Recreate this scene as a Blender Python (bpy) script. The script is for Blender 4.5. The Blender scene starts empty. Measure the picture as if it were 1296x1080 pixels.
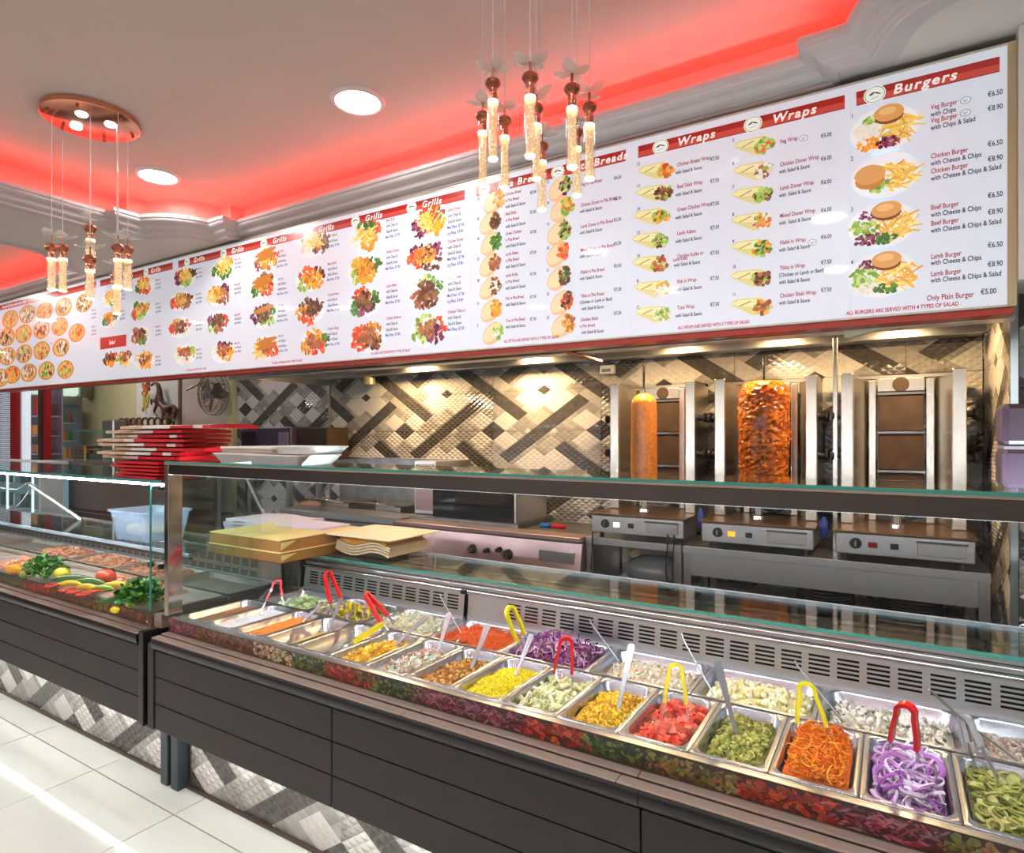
import bpy, bmesh, math, random
import numpy as np
from mathutils import Vector, Matrix
rnd = random.Random(7)
SC = bpy.context.scene
# ---------------------------------------------------------------- camera
F = 785.0; TH = math.atan(482/785.0); CT = math.cos(TH); ST = math.sin(TH); H = 1.5
cd = bpy.data.cameras.new('camera'); cam = bpy.data.objects.new('camera', cd); SC.collection.objects.link(cam)
cam.location = (0, 0, H); cam.rotation_euler = (math.pi/2, 0, TH)
cd.sensor_width = 36; cd.lens = F/1296*36; cd.shift_y = 13/1296; cd.clip_start = 0.02
SC.camera = cam
# ---------------------------------------------------------------- world, exposure
wd = bpy.data.worlds.new('world'); SC.world = wd; wd.use_nodes = True
wd.node_tree.nodes['Background'].inputs[0].default_value = (.8, .85, 1, 1)
wd.node_tree.nodes['Background'].inputs[1].default_value = 00.6
SC.view_settings.view_transform = 'Standard'; SC.view_settings.look = 'None'
SC.view_settings.exposure = 0.0; SC.view_settings.gamma = 1.0; SC.view_settings.use_curve_mapping = False
try:
    SC.cycles.max_bounces = 10; SC.cycles.transparent_max_bounces = 24; SC.cycles.glossy_bounces = 5
    SC.cycles.diffuse_bounces = 4; SC.cycles.transmission_bounces = 6
    SC.cycles.sample_clamp_indirect = 4.0; SC.cycles.caustics_reflective = False; SC.cycles.caustics_refractive = False
except Exception: pass
# light levels (W/m2-like emission strengths of the room's lamps and of the added fill window)
E_DOWN = 72.0; E_RED = 34.0; E_LED = 118.0; E_PLINTH = 34.0; E_BOARD = 0.40; W_HOOD = 14.0; E_FILL_WINDOW = 1.5; W_PANEL = 2.6
def area(name, loc, sx, sy, power, col=(1,1,1), rot=(0,0,0)):
    l = bpy.data.lights.new(name, 'AREA'); l.shape = 'RECTANGLE'; l.size = sx; l.size_y = sy; l.energy = power; l.color = col
    o = bpy.data.objects.new(name, l); SC.collection.objects.link(o); o.location = loc; o.rotation_euler = rot; return o

def px(x, y, X=None, Y=None, Z=None, w=None):
    """world point seen at photo pixel (x, y) on the plane X=, Y= or Z= (or at depth w)"""
    u = (x-648)/F; v = (553-y)/F
    d = (-ST+u*CT, CT+u*ST, v)
    if w is not None: t = w
    elif X is not None: t = X/d[0]
    elif Y is not None: t = Y/d[1]
    else: t = (Z-H)/d[2]
    return Vector((d[0]*t, d[1]*t, d[2]*t+H))
# ---------------------------------------------------------------- materials
MATS = {}
def mat(name, col, rough=.5, metal=0., noise=0., nscale=20., stretch=None, bump=0., emit=0., ecol=None, coat=0., spec=None, attr=False, sss=0., alpha=None, trans=0.):
    if name in MATS: return MATS[name]
    m = bpy.data.materials.new(name); m.use_nodes = True; nt = m.node_tree; N = nt.nodes; L = nt.links
    p = N['Principled BSDF']; p.inputs['Base Color'].default_value = (*col, 1)
    p.inputs['Roughness'].default_value = rough; p.inputs['Metallic'].default_value = metal
    if coat: p.inputs['Coat Weight'].default_value = coat; p.inputs['Coat Roughness'].default_value = .04
    if spec is not None: p.inputs['Specular IOR Level'].default_value = spec
    if trans: p.inputs['Transmission Weight'].default_value = trans
    src = None
    if attr:
        a = N.new('ShaderNodeAttribute'); a.attribute_name = 'Col'; src = a.outputs['Color']
    if noise or bump:
        tc = N.new('ShaderNodeTexCoord'); mp = N.new('ShaderNodeMapping'); L.new(tc.outputs['Object'], mp.inputs[0])
        mp.inputs['Scale'].default_value = stretch or (1, 1, 1)
        nz = N.new('ShaderNodeTexNoise'); nz.inputs['Scale'].default_value = nscale; nz.inputs['Detail'].default_value = 4
        L.new(mp.outputs[0], nz.inputs['Vector'])
        if noise:
            r = N.new('ShaderNodeMapRange'); r.inputs[1].default_value = .3; r.inputs[2].default_value = .7
            r.inputs[3].default_value = 1-noise; r.inputs[4].default_value = 1+noise
            L.new(nz.outputs[0], r.inputs[0])
            mx = N.new('ShaderNodeVectorMath'); mx.operation = 'SCALE'
            if src: L.new(src, mx.inputs[0])
            else: mx.inputs[0].default_value = col
            L.new(r.outputs[0], mx.inputs['Scale']); src = mx.outputs[0]
        if bump:
            b = N.new('ShaderNodeBump'); b.inputs['Strength'].default_value = bump; b.inputs['Distance'].default_value = .003
            L.new(nz.outputs[0], b.inputs['Height']); L.new(b.outputs[0], p.inputs['Normal'])
    if src is not None: L.new(src, p.inputs['Base Color'])
    if emit:
        p.inputs['Emission Strength'].default_value = emit
        if src is not None and ecol is None: L.new(src, p.inputs['Emission Color'])
        else: p.inputs['Emission Color'].default_value = (*(ecol or col), 1)
    MATS[name] = m; return m
def glass(name, tint=(.93, .98, .96), refl=1.0, rough=0.0):
    m = bpy.data.materials.new(name); m.use_nodes = True; nt = m.node_tree; N = nt.nodes; L = nt.links
    N.remove(N['Principled BSDF']); out = N['Material Output']
    t = N.new('ShaderNodeBsdfTransparent'); t.inputs[0].default_value = (*tint, 1)
    g = N.new('ShaderNodeBsdfGlossy'); g.inputs['Roughness'].default_value = rough; g.inputs[0].default_value = (.9, .95, .95, 1)
    f = N.new('ShaderNodeFresnel'); f.inputs[0].default_value = 1.48
    ge = N.new('ShaderNodeNewGeometry'); mr = N.new('ShaderNodeMapRange'); mr.inputs[3].default_value = 1.48; mr.inputs[4].default_value = 1/1.48
    L.new(ge.outputs['Backfacing'], mr.inputs[0]); L.new(mr.outputs[0], f.inputs[0])
    k = N.new('ShaderNodeMath'); k.operation = 'MULTIPLY'; k.inputs[1].default_value = refl; k.use_clamp = True
    mx = N.new('ShaderNodeMixShader'); L.new(f.outputs[0], k.inputs[0]); L.new(k.outputs[0], mx.inputs[0])
    L.new(t.outputs[0], mx.inputs[1]); L.new(g.outputs[0], mx.inputs[2]); L.new(mx.outputs[0], out.inputs[0])
    MATS[name] = m; return m
def S(r, g, b):
    f = lambda c: (c/255/12.92) if c/255 <= .04045 else ((c/255+.055)/1.055)**2.4
    return (f(r), f(g), f(b))
steel = mat('brushed_steel', (.66, .66, .67), .28, 1, noise=.08, nscale=14, stretch=(1, 1, 30), bump=.04)
steelh = mat('brushed_steel_flat', (.68, .69, .71), .3, 1, noise=.07, nscale=10, stretch=(2, 30, 30), bump=.03)
steelp = mat('pan_steel', (.66, .70, .79), .24, 1, noise=.05, nscale=30)
chrome = mat('chrome', (.8, .8, .82), .07, 1)
mirror = mat('dark_mirror_steel', (.18, .165, .16), .05, 1)
dsteel = mat('dark_steel', (.28, .27, .26), .35, 1, noise=.2, nscale=9)
black = mat('black_plastic', (.012, .012, .014), .35)
blackm = mat('black_rubber', (.01, .01, .01), .7)
plank_m = mat('charcoal_laminate', S(44, 40, 38), .5, noise=.12, nscale=60, stretch=(.15, 6, 6), bump=.03)
molding_m = mat('charcoal_gloss', S(30, 28, 30), .3)
ledge_m = mat('beige_metal', S(172, 156, 142), .38, .35, noise=.06, nscale=12, stretch=(.3, 6, 6))
paint_m = mat('ceiling_paint', S(214, 206, 199), .85, noise=.02, nscale=3)
cornice_m = mat('cornice_plaster', S(196, 190, 190), .5, noise=.02, nscale=5)
wallw = mat('white_wall_paint', S(222, 218, 212), .8, noise=.02, nscale=4)
yellow_wall = mat('cream_wall_paint', S(238, 226, 176), .8, noise=.03, nscale=3)
pink_wall = mat('pale_stone_tile', S(206, 188, 172), .35, noise=.06, nscale=5)
clear = glass('clear_glass'); clear_side = glass('side_glass', (.9, .97, .96))
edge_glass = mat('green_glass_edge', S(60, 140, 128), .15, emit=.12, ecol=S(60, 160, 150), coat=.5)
copper = mat('rose_copper', S(224, 156, 130), .2, 1)
copperd = mat('aged_copper', S(176, 112, 88), .32, .9)
white_pl = mat('white_plastic', S(236, 236, 236), .4)
led = mat('white_led', (1, 1, 1), emit=E_LED, ecol=(.86, .93, 1))
ledp = mat('plinth_led', (1, 1, 1), emit=E_PLINTH, ecol=(.93, 1, .98))
red_led = mat('red_led', (1, .05, .03), emit=E_RED, ecol=(1, .016, .004))
down_led = mat('downlight_led', (1, 1, 1), emit=E_DOWN, ecol=(1, .97, .94))
food_m = mat('food', (.5, .4, .3), .65, attr=True, noise=.1, nscale=160, bump=.1, spec=.25)
food_wet = mat('wet_food', (.5, .4, .3), .4, attr=True, noise=.12, nscale=90, bump=.06, spec=.35)
print_m = mat('printed_photo_strip', (.5, .4, .3), .3, attr=True, noise=.3, nscale=120, coat=.4)
board_m = mat('backlit_print', (.5, .5, .5), .25, attr=True, emit=E_BOARD, coat=.35)
board_w = mat('backlit_white_panel', S(214, 220, 232), .25, emit=E_BOARD, coat=.35)
# ---------------------------------------------------------------- object helpers
OFF = {}
def tag(o, label=None, cat=None, group=None, kind=None):
    if label: o['label'] = label
    if cat: o['category'] = cat
    if group: o['group'] = group
    if kind: o['kind'] = kind
    return o
def thing(name, label, cat, loc=(0, 0, 0), group=None):
    o = bpy.data.objects.new(name, None); o.empty_display_size = .05; SC.collection.objects.link(o); o.location = loc
    OFF[o.name] = Vector(loc); return tag(o, label, cat, group)
def finish(me, name, m, parent, label=None, cat=None, group=None, kind=None, smooth=False):
    if parent is not None:
        off = OFF.get(parent.name, Vector((0, 0, 0)))
        if off.length: me.transform(Matrix.Translation(-off))
    for q in (m if isinstance(m, (list, tuple)) else [m]): me.materials.append(q)
    if smooth: me.shade_smooth()
    o = bpy.data.objects.new(name, me); SC.collection.objects.link(o)
    if parent is not None: o.parent = parent; OFF[o.name] = OFF.get(parent.name, Vector((0, 0, 0)))
    else:
        # origin at the base centre of the thing
        co = np.empty(len(me.vertices)*3); me.vertices.foreach_get('co', co); co = co.reshape(-1, 3)
        if len(co):
            c = Vector(((co[:, 0].min()+co[:, 0].max())/2, (co[:, 1].min()+co[:, 1].max())/2, co[:, 2].min()))
            me.transform(Matrix.Translation(-c)); o.location = c; OFF[o.name] = c
    tag(o, label, cat, group, kind); return o
class MB:
    def __init__(s): s.v = []; s.f = []; s.c = []
    def add(s, vs, fs, col=None):
        b = len(s.v); s.v += [tuple(q) for q in vs]; s.f += [tuple(i+b for i in f) for f in fs]
        s.c += [col or (.5, .5, .5)]*len(vs); return s
    def box(s, x0, x1, y0, y1, z0, z1, col=None, bv=0.0):
        x0, x1 = min(x0, x1), max(x0, x1); y0, y1 = min(y0, y1), max(y0, y1); z0, z1 = min(z0, z1), max(z0, z1)
        if bv > 0:
            bv = min(bv, .45*(x1-x0), .45*(y1-y0), .45*(z1-z0))
            def ring(z, i):
                return [(x0+i+0, y0+bv, z), (x0+bv, y0+i, z), (x1-bv, y0+i, z), (x1-i, y0+bv, z), (x1-i, y1-bv, z), (x1-bv, y1-i, z), (x0+bv, y1-i, z), (x0+i, y1-bv, z)]
            def inner(z): return [(x0+bv, y0+bv, z), (x0+bv, y0+bv, z), (x1-bv, y0+bv, z), (x1-bv, y0+bv, z), (x1-bv, y1-bv, z), (x1-bv, y1-bv, z), (x0+bv, y1-bv, z), (x0+bv, y1-bv, z)]
            rings = [ring(z0, bv*.6), ring(z0+bv, 0), ring(z1-bv, 0), ring(z1, bv*.6)]
            return s.loft(rings, True, col)
        return s.add([(x0, y0, z0), (x1, y0, z0), (x1, y1, z0), (x0, y1, z0), (x0, y0, z1), (x1, y0, z1), (x1, y1, z1), (x0, y1, z1)],
                     [(0, 3, 2, 1), (4, 5, 6, 7), (0, 1, 5, 4), (1, 2, 6, 5), (2, 3, 7, 6), (3, 0, 4, 7)], col)
    def loft(s, rings, caps=True, col=None, closed=True):
        n = len(rings[0]); vs = [p for r in rings for p in r]; fs = []
        for k in range(len(rings)-1):
            for i in range(n if closed else n-1):
                j = (i+1) % n; fs.append((k*n+i, k*n+j, (k+1)*n+j, (k+1)*n+i))
        if caps: fs.append(tuple(range(n))[::-1]); fs.append(tuple((len(rings)-1)*n+i for i in range(n)))
        return s.add(vs, fs, col)
    def lathe(s, prof, c=(0, 0, 0), n=20, col=None, axis='Z', caps=True):
        rings = []
        for r, z in prof:
            rg = []
            for i in range(n):
                a = 2*math.pi*i/n; x, y = max(r, 1e-5)*math.cos(a), max(r, 1e-5)*math.sin(a)
                p = {'Z': (x, y, z), 'Y': (x, z, y), 'X': (z, x, y)}[axis]
                rg.append((p[0]+c[0], p[1]+c[1], p[2]+c[2]))
            rings.append(rg)
        return s.loft(rings, caps, col)
    def tube(s, pts, r, n=8, col=None, flat=None, up=(0, 0, 1)):
        """r: radius or list; flat=(w,t): ribbon section"""
        pts = [Vector(p) for p in pts]; rings = []
        for i, p in enumerate(pts):
            t = (pts[min(i+1, len(pts)-1)]-pts[max(i-1, 0)]).normalized()
            u = Vector(up); a = t.cross(u)
            if a.length < 1e-3: a = t.cross(Vector((1, 0, 0)))
            a.normalize(); b = a.cross(t).normalized(); rr = r[i] if isinstance(r, (list, tuple)) else r
            if flat:
                w, h = flat if not isinstance(flat[0], (list, tuple)) else flat[i]
                rings.append([p+a*w+b*h, p-a*w+b*h, p-a*w-b*h, p+a*w-b*h])
            else: rings.append([p+a*rr*math.cos(2*math.pi*k/n)+b*rr*math.sin(2*math.pi*k/n) for k in range(n)])
        return s.loft(rings, True, col)
    def prism(s, poly, x0, x1, col=None, axis='X'):
        """poly of (y,z) swept along X (or (x,z) along Y, (x,y) along Z)"""
        f = {'X': lambda a, b, t: (t, a, b), 'Y': lambda a, b, t: (a, t, b), 'Z': lambda a, b, t: (a, b, t)}[axis]
        return s.loft([[f(a, b, x0) for a, b in poly], [f(a, b, x1) for a, b in poly]], True, col)
    def ball(s, c, r, n=10, col=None, sq=(1, 1, 1)):
        k = n//2+1
        rings = []
        for i in range(k+1):
            a = math.pi*i/k-math.pi/2
            rings.append([(c[0]+r*sq[0]*max(math.cos(a), 1e-4)*math.cos(2*math.pi*j/n), c[1]+r*sq[1]*max(math.cos(a), 1e-4)*math.sin(2*math.pi*j/n), c[2]+r*sq[2]*math.sin(a)) for j in range(n)])
        return s.loft(rings, True, col)
    def mesh(s, colors=False, recalc=True):
        me = bpy.data.meshes.new('m'); me.from_pydata(s.v, [], s.f)
        if colors:
            a = me.color_attributes.new('Col', 'FLOAT_COLOR', 'POINT')
            a.data.foreach_set('color', np.array([(*c, 1) for c in s.c], dtype=np.float32).ravel())
        if recalc:
            bm = bmesh.new(); bm.from_mesh(me); bmesh.ops.recalc_face_normals(bm, faces=bm.faces); bm.to_mesh(me); bm.free()
        me.update(); return me
    def build(s, name, m, parent=None, label=None, cat=None, group=None, kind=None, colors=False, smooth=False, bevel=0., recalc=True):
        o = finish(s.mesh(colors, recalc), name, m, parent, label, cat, group, kind)
        if smooth:
            o.data.shade_smooth()
            try: o.data.set_sharp_from_angle(angle=math.radians(40))
            except Exception: pass
        if bevel:
            b = o.modifiers.new('bevel', 'BEVEL'); b.width = bevel; b.segments = 2; b.limit_method = 'ANGLE'
        return o
def struct(name, mb, m, parent=None, **k):
    return mb.build(name, m, parent, kind=None if parent else 'structure', **k)
def copy_tree(o, parent=None):
    c = o.copy(); SC.collection.objects.link(c); c.parent = parent
    OFF[c.name] = OFF.get(o.name, Vector())
    for ch in list(o.children): copy_tree(ch, c)
    return c
def shared(name, me, m_loc, parent, rot=(0, 0, 0)):
    o = bpy.data.objects.new(name, me); SC.collection.objects.link(o); o.parent = parent
    off = OFF.get(parent.name, Vector()) if parent is not None else Vector()
    o.location = Vector(m_loc)-off; o.rotation_euler = rot; return o
# ================================================================ ROOM SHELL
XL, XR, YB, YF, ZC, ZS = -15.5, 2.6, 4.02, -3.2, 2.9, 2.68
base = MB().box(XL, XR, YF, YB+1.4, -.12, -.012)
floor = struct('floor', base, mat('grout', S(60, 66, 72), .8))
tile_m = mat('glossy_floor_tile', S(224, 224, 214), .045, noise=.05, nscale=2.2, stretch=(.35, 2.6, 1), coat=.5)
t0 = MB().box(.0015, .6285, .0015, .6285, -.011, 0).mesh(); t0.materials.append(tile_m)
for i in range(-20, 7):
    for j in range(-3, 5):
        x, y = -2.43+.632*i, 1.396-.632+.632*j
        
        if j > 1: continue
        shared('tile', t0, (x, y, 0), floor)
# main ceiling slab above the trays
struct('ceiling', MB().box(XL, XR, YF, YB+1.4, ZC, ZC+.1), paint_m)
def tray_path(x0, x1, y0, y1):
    """closed plan outline of a tray with stepped, scalloped corners, counter-clockwise"""
    pts = []
    s, r, e = .09, .355, .48
    def corner(cx, cy, sx, sy):
        # from the x-edge side to the y-edge side, centre (cx,cy); sx,sy point into the tray
        P = [(cx+sx*0, cy+sy*e), (cx+sx*s, cy+sy*e), ]
        a0 = math.asin(s/r)
        n = 12
        for k in range(n+1):
            a = a0+(math.pi/2-2*a0)*k/n
            P.append((cx+sx*r*math.sin(a), cy+sy*r*math.cos(a)))
        P += [(cx+sx*e, cy+sy*s), (cx+sx*e, cy)]
        return P
    pts += corner(x0, y1, 1, -1)          # left-back, going from left edge to back edge
    pts += corner(x1, y1, -1, -1)[::-1]
    pts += corner(x1, y0, -1, 1)
    pts += corner(x0, y0, 1, 1)[::-1]
    return pts                             # clockwise seen from above
def offset_path(P, d):
    n = len(P); out = []
    for i in range(n):
        a, b, c = Vector(P[i-1]), Vector(P[i]), Vector(P[(i+1) % n])
        e1 = (b-a).normalized(); e2 = (c-b).normalized()
        n1 = Vector((-e1.y, e1.x)); n2 = Vector((-e2.y, e2.x))
        m = n1+n2
        k = max(m.length_squared, .3)
        m = m*(2/k)
        out.append(tuple(b+m*d))
    return out
TRAYS = [(-3.73, .22, -2.2, 2.235), (-9.2, -4.72, -2.2, 2.235)]
# soffit with two holes, as one structural mesh (bottom face + drop)
def soffit():
    bm = bmesh.new()
    def loop(pts, z): 
        vs = [bm.verts.new((x, y, z)) for x, y in pts]
        return [bm.edges.new((vs[i], vs[(i+1) % len(vs)])) for i in range(len(vs))]
    ed = loop([(XL, YF), (XR, YF), (XR, YB+1.4), (XL, YB+1.4)], ZS)
    for t in TRAYS: ed += loop(offset_path(tray_path(*t), .10), ZS)
    bmesh.ops.triangle_fill(bm, use_beauty=True, use_dissolve=False, edges=ed)
    # remove faces inside the trays
    kill = []
    for f in bm.faces:
        c = f.calc_center_median()
        for (x0, x1, y0, y1) in TRAYS:
            P = offset_path(tray_path(x0, x1, y0, y1), .10); ins = False; j = len(P)-1
            for i in range(len(P)):
                if (P[i][1] > c.y) != (P[j][1] > c.y) and c.x < (P[j][0]-P[i][0])*(c.y-P[i][1])/(P[j][1]-P[i][1])+P[i][0]: ins = not ins
                j = i
            if ins: kill.append(f)
    bmesh.ops.delete(bm, geom=list(set(kill)), context='FACES')
    me = bpy.data.meshes.new('soffit'); bm.to_mesh(me); bm.free()
    return finish(me, 'trim_1', paint_m, None, kind='structure')
soffit()
prof = [(.20, 2.80), (.20, 2.752), (.004, 2.752), (0, 2.762), (0, 2.744), (.008, 2.740), (.010, 2.732), (.016, 2.726), (.030, 2.720), (.046, 2.716), (.052, 2.708), (.056, 2.700),
        (.066, 2.694), (.080, 2.691), (.088, 2.686), (.090, 2.678), (.096, 2.674), (.110, 2.674), (.112, 2.6799), (.23, 2.6801)]
for k, t in enumerate(TRAYS):
    P = tray_path(*t); rings = [[(x, y, z) for x, y in offset_path(P, d)] for d, z in prof]
    g = MB().loft(rings, False)
    tr = struct('trim_%d' % (k+2), g, cornice_m); 
    for p in tr.data.polygons: p.use_smooth = False
    # side wall of the tray between trough and main ceiling
    g = MB().loft([[(x, y, 2.752) for x, y in offset_path(P, .16)], [(x, y, ZC) for x, y in offset_path(P, .16)]], False)
    struct('trim_%d' % (k+4), g, paint_m)
    # red light line lying in the trough
    lo = offset_path(P, .085); li = offset_path(P, .075)
    g = MB(); n = len(lo)
    g.add([(x, y, 2.757) for x, y in lo]+[(x, y, 2.757) for x, y in li]+[(x, y, 2.766) for x, y in lo]+[(x, y, 2.766) for x, y in li],
          [(i, (i+1) % n, n+(i+1) % n, n+i) for i in range(n)]+[(2*n+i, 2*n+(i+1) % n, 3*n+(i+1) % n, 3*n+i) for i in range(n)]+[(i, (i+1) % n, 2*n+(i+1) % n, 2*n+i) for i in range(n)]+[(n+i, n+(i+1) % n, 3*n+(i+1) % n, 3*n+i) for i in range(n)])
    g.build('light_strip', red_led, None, 'red light strip hidden in the %s ceiling tray' % ('large near' if k == 0 else 'far left'), 'light strip')
# walls
struct('wall_right', MB().box(XR, XR+.1, YF, YB+1.4, 0, ZC), wallw)
struct('wall_left', MB().box(XL-.1, XL, YF, YB+1.4, 0, ZC), wallw)
struct('wall_front', MB().box(XL, XR, YF-.1, YF, 0, ZC), wallw)
wn = struct('added_fill_window', MB().box(-9.6, 1.6, YF+.005, YF+.03, 1.45, 2.60), mat('fill_window_frame', S(60, 60, 64), .4))  # unseen glowing panel added behind the camera to brighten soffit and ceiling
for k in range(7): MB().box(-9.5+1.58*k, -9.5+1.58*k+1.5, YF+.031, YF+.036, 1.53, 2.52).build('pane', mat('fill_glow_pane', (1, 1, 1), .3, emit=E_FILL_WINDOW, ecol=(.95, .97, 1)), wn)
wb = struct('wall_back', MB().box(-5.95, 1.3, YB+.02, YB+.14, 0, ZC), mat('wall_grout', S(120, 104, 88), .8))
# bulkhead that carries the menu board, and its plain end at the right
struct('wall_bulkhead', MB().box(-6.8, .30, 2.40, 2.52, 1.93, ZS-.002), dsteel)
struct('wall_pier', MB().box(.3075, XR-.01, 2.272, 2.5, 1.95, ZS-.002), wallw)
# ================================================================ PATTERNED WALL TILES (raised pyramids, printed weave)
TW, THH = .9, .3
c_cream = mat('tile_cream', S(214, 209, 202), .2, noise=.08, nscale=26, coat=.6)
c_taupe = mat('tile_taupe', S(150, 146, 140), .2, noise=.16, nscale=18, coat=.6)
c_taupe2 = mat('tile_taupe_light', S(172, 167, 160), .2, noise=.12, nscale=22, coat=.6)
c_dark = mat('tile_dark', S(80, 76, 73), .2, noise=.22, nscale=22, coat=.6)
def cell_colour(a, b):
    """a,b: centre of a cell in diagonal units; lattice (16,16),(16,-16); big dark diamond at 0,0, small one at (16,0)"""
    for m in range(-3, 4):
        for n in range(-3, 4):
            da, db = a-16*(m+n), b-16*(m-n); sa, sb = da-16, db
            if abs(da) < 2 and abs(db) < 2: return 3
            if abs(sa) < 1 and abs(sb) < 1: return 3
    for m in range(-3, 4):
        for n in range(-3, 4):
            da, db = a-16*(m+n), b-16*(m-n); sa, sb = da-16, db
            if (abs(db) < 2 and abs(da) < 6) or (abs(da) < 2 and abs(db) < 6): return 0
            if (abs(sb) < 3 and abs(sa) < 6) or (abs(sa) < 3 and abs(sb) < 6): return 0
            if 6 < da < 9 and 13 < db < 34: return 3
            if 6 < db < 9 and -4 < da < 20: return 3
            if 5 < da < 6 and 5 < db < 6: return 0
            if 9 < da < 10 and 9 < db < 10: return 0
    return 1 if ((int(math.floor(a/4))+int(math.floor(b/6))) % 2) else 2
def tile_mesh(row, i0, i1, relief):
    vs = []; idx = {}; fs = []; mi = []
    NI, NJ = 32, 16; dx, dz = TW/NI, THH/NJ
    rr = random.Random(row*7+relief*13+i0); cx, cz = rr.uniform(5, 27), rr.uniform(3, 13)
    g = .0012
    def V(i, j, h):
        k = (i, j, h)
        if k not in idx:
            x = min(max((i-i0)*dx, g), (i1-i0)*dx-g); z = min(max(j*dz, g), THH-g)
            idx[k] = len(vs); vs.append((x, -h, z))
        return idx[k]
    jb = NJ*row
    for i in range(i0, i1):
        for j in range(NJ):
            J = j+jb
            odd = [(p, q) for p, q in ((i, j), (i+1, j), (i, j+1), (i+1, j+1)) if (p+q+jb) % 2]
            ev = [(p, q) for p, q in ((i, j), (i+1, j), (i, j+1), (i+1, j+1)) if not (p+q+jb) % 2]
            for (p, q) in odd:
                # cell centre (p,q): a=(p+Q)/2*..., diagonal units
                a, b = (p+q+jb)/2, (p-q-jb)/2
                c = cell_colour(a, b)
                hh = .0012
                if relief:
                    d = math.hypot((p-cx)/2.0, (q-cz))
                    if relief == 2 or d < 8: hh = .0055
                e = sorted(ev, key=lambda t: t)
                tri = [V(p, q, hh), V(e[0][0], e[0][1], 0), V(e[1][0], e[1][1], 0)]
                fs.append(tuple(tri)); mi.append(c)
    # sides and back as a shallow box
    n = len(vs); w = (i1-i0)*dx
    vs += [(g, 0, g), (w-g, 0, g), (w-g, 0, THH-g), (g, 0, THH-g), (g, .009, g), (w-g, .009, g), (w-g, .009, THH-g), (g, .009, THH-g)]
    for f in ((0, 1, 5, 4), (1, 2, 6, 5), (2, 3, 7, 6), (3, 0, 4, 7), (4, 5, 6, 7)): fs.append(tuple(n+k for k in f)); mi.append(2)
    me = bpy.data.meshes.new('tile'); me.from_pydata(vs, [], fs)
    for m in (c_cream, c_taupe, c_taupe2, c_dark): me.materials.append(m)
    bm = bmesh.new(); bm.from_mesh(me)
    bm.faces.ensure_lookup_table()
    for k, f in enumerate(bm.faces):
        f.material_index = mi[k]; f.normal_update()
        if k < len(mi)-5 and f.normal.y > 0: f.normal_flip()
    bm.to_mesh(me); bm.free(); return me
TC = {}
def tmesh(row, i0, i1, rel):
    k = (row, i0, i1, rel)
    if k not in TC: TC[k] = tile_mesh(*k)
    return TC[k]
def tile_field(parent, x_start, zbig, x_from, x_to, z_from, z_to, place, rot, seed):
    r = random.Random(seed); n0 = math.floor((x_from-x_start)/TW+1e-6); n1 = math.ceil((x_to-x_start)/TW-1e-6)
    for n in range(n0, n1):
        i0 = max(0, round((x_from-x_start-n*TW)/TW*32)); i1 = min(32, round((x_to-x_start-n*TW)/TW*32))
        if i1-i0 < 2: continue
        j0 = math.floor((z_from-zbig)/THH+1e-6); j1 = math.ceil((z_to-zbig)/THH-1e-6)
        for j in range(j0, j1):
            rel = r.choice([0, 1, 1, 2])
            x = x_start+n*TW+i0*TW/32
            shared('tile', tmesh(j % 2, i0, i1, rel), place(x, zbig+j*THH), parent, rot)
tile_field(wb, -1.74, 1.546, -4.44, .395, .35, 2.4, lambda x, z: (x, YB, z), (0, 0, 0), 3)
tile_field(wb, -5.70, 1.783, -5.84, -4.46, .58, 2.38, lambda x, z: (x, YB, z), (0, 0, 0), 5)
struct('trim_6', MB().box(-4.458, -4.442, YB-.012, YB+.02, .3, 2.4), mat('tile_trim', S(200, 190, 170), .3, .6))
# right return wall of the kebab bay, tiled too, and the tiled face beyond its corner
wr = struct('wall_return', MB().box(.41, XR-.01, 3.112, 3.99, 0, ZS-.001), mat('wall_grout', S(120, 104, 88)))
tile_field(wr, 0, 1.546, -.88, 0, .05, 2.6, lambda x, z: (.399, 3.11-x, z), (0, 0, -math.pi/2), 9)
tile_field(wr, .42, 1.4, .42, 1.9, .05, 2.6, lambda x, z: (x, 3.103, z), (0, 0, 0), 11)
struct('trim_7', MB().box(.392, .416, 3.085, 3.103, 0, ZS-.002), mat('corner_trim', S(205, 215, 220), .15, .9))
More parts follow.
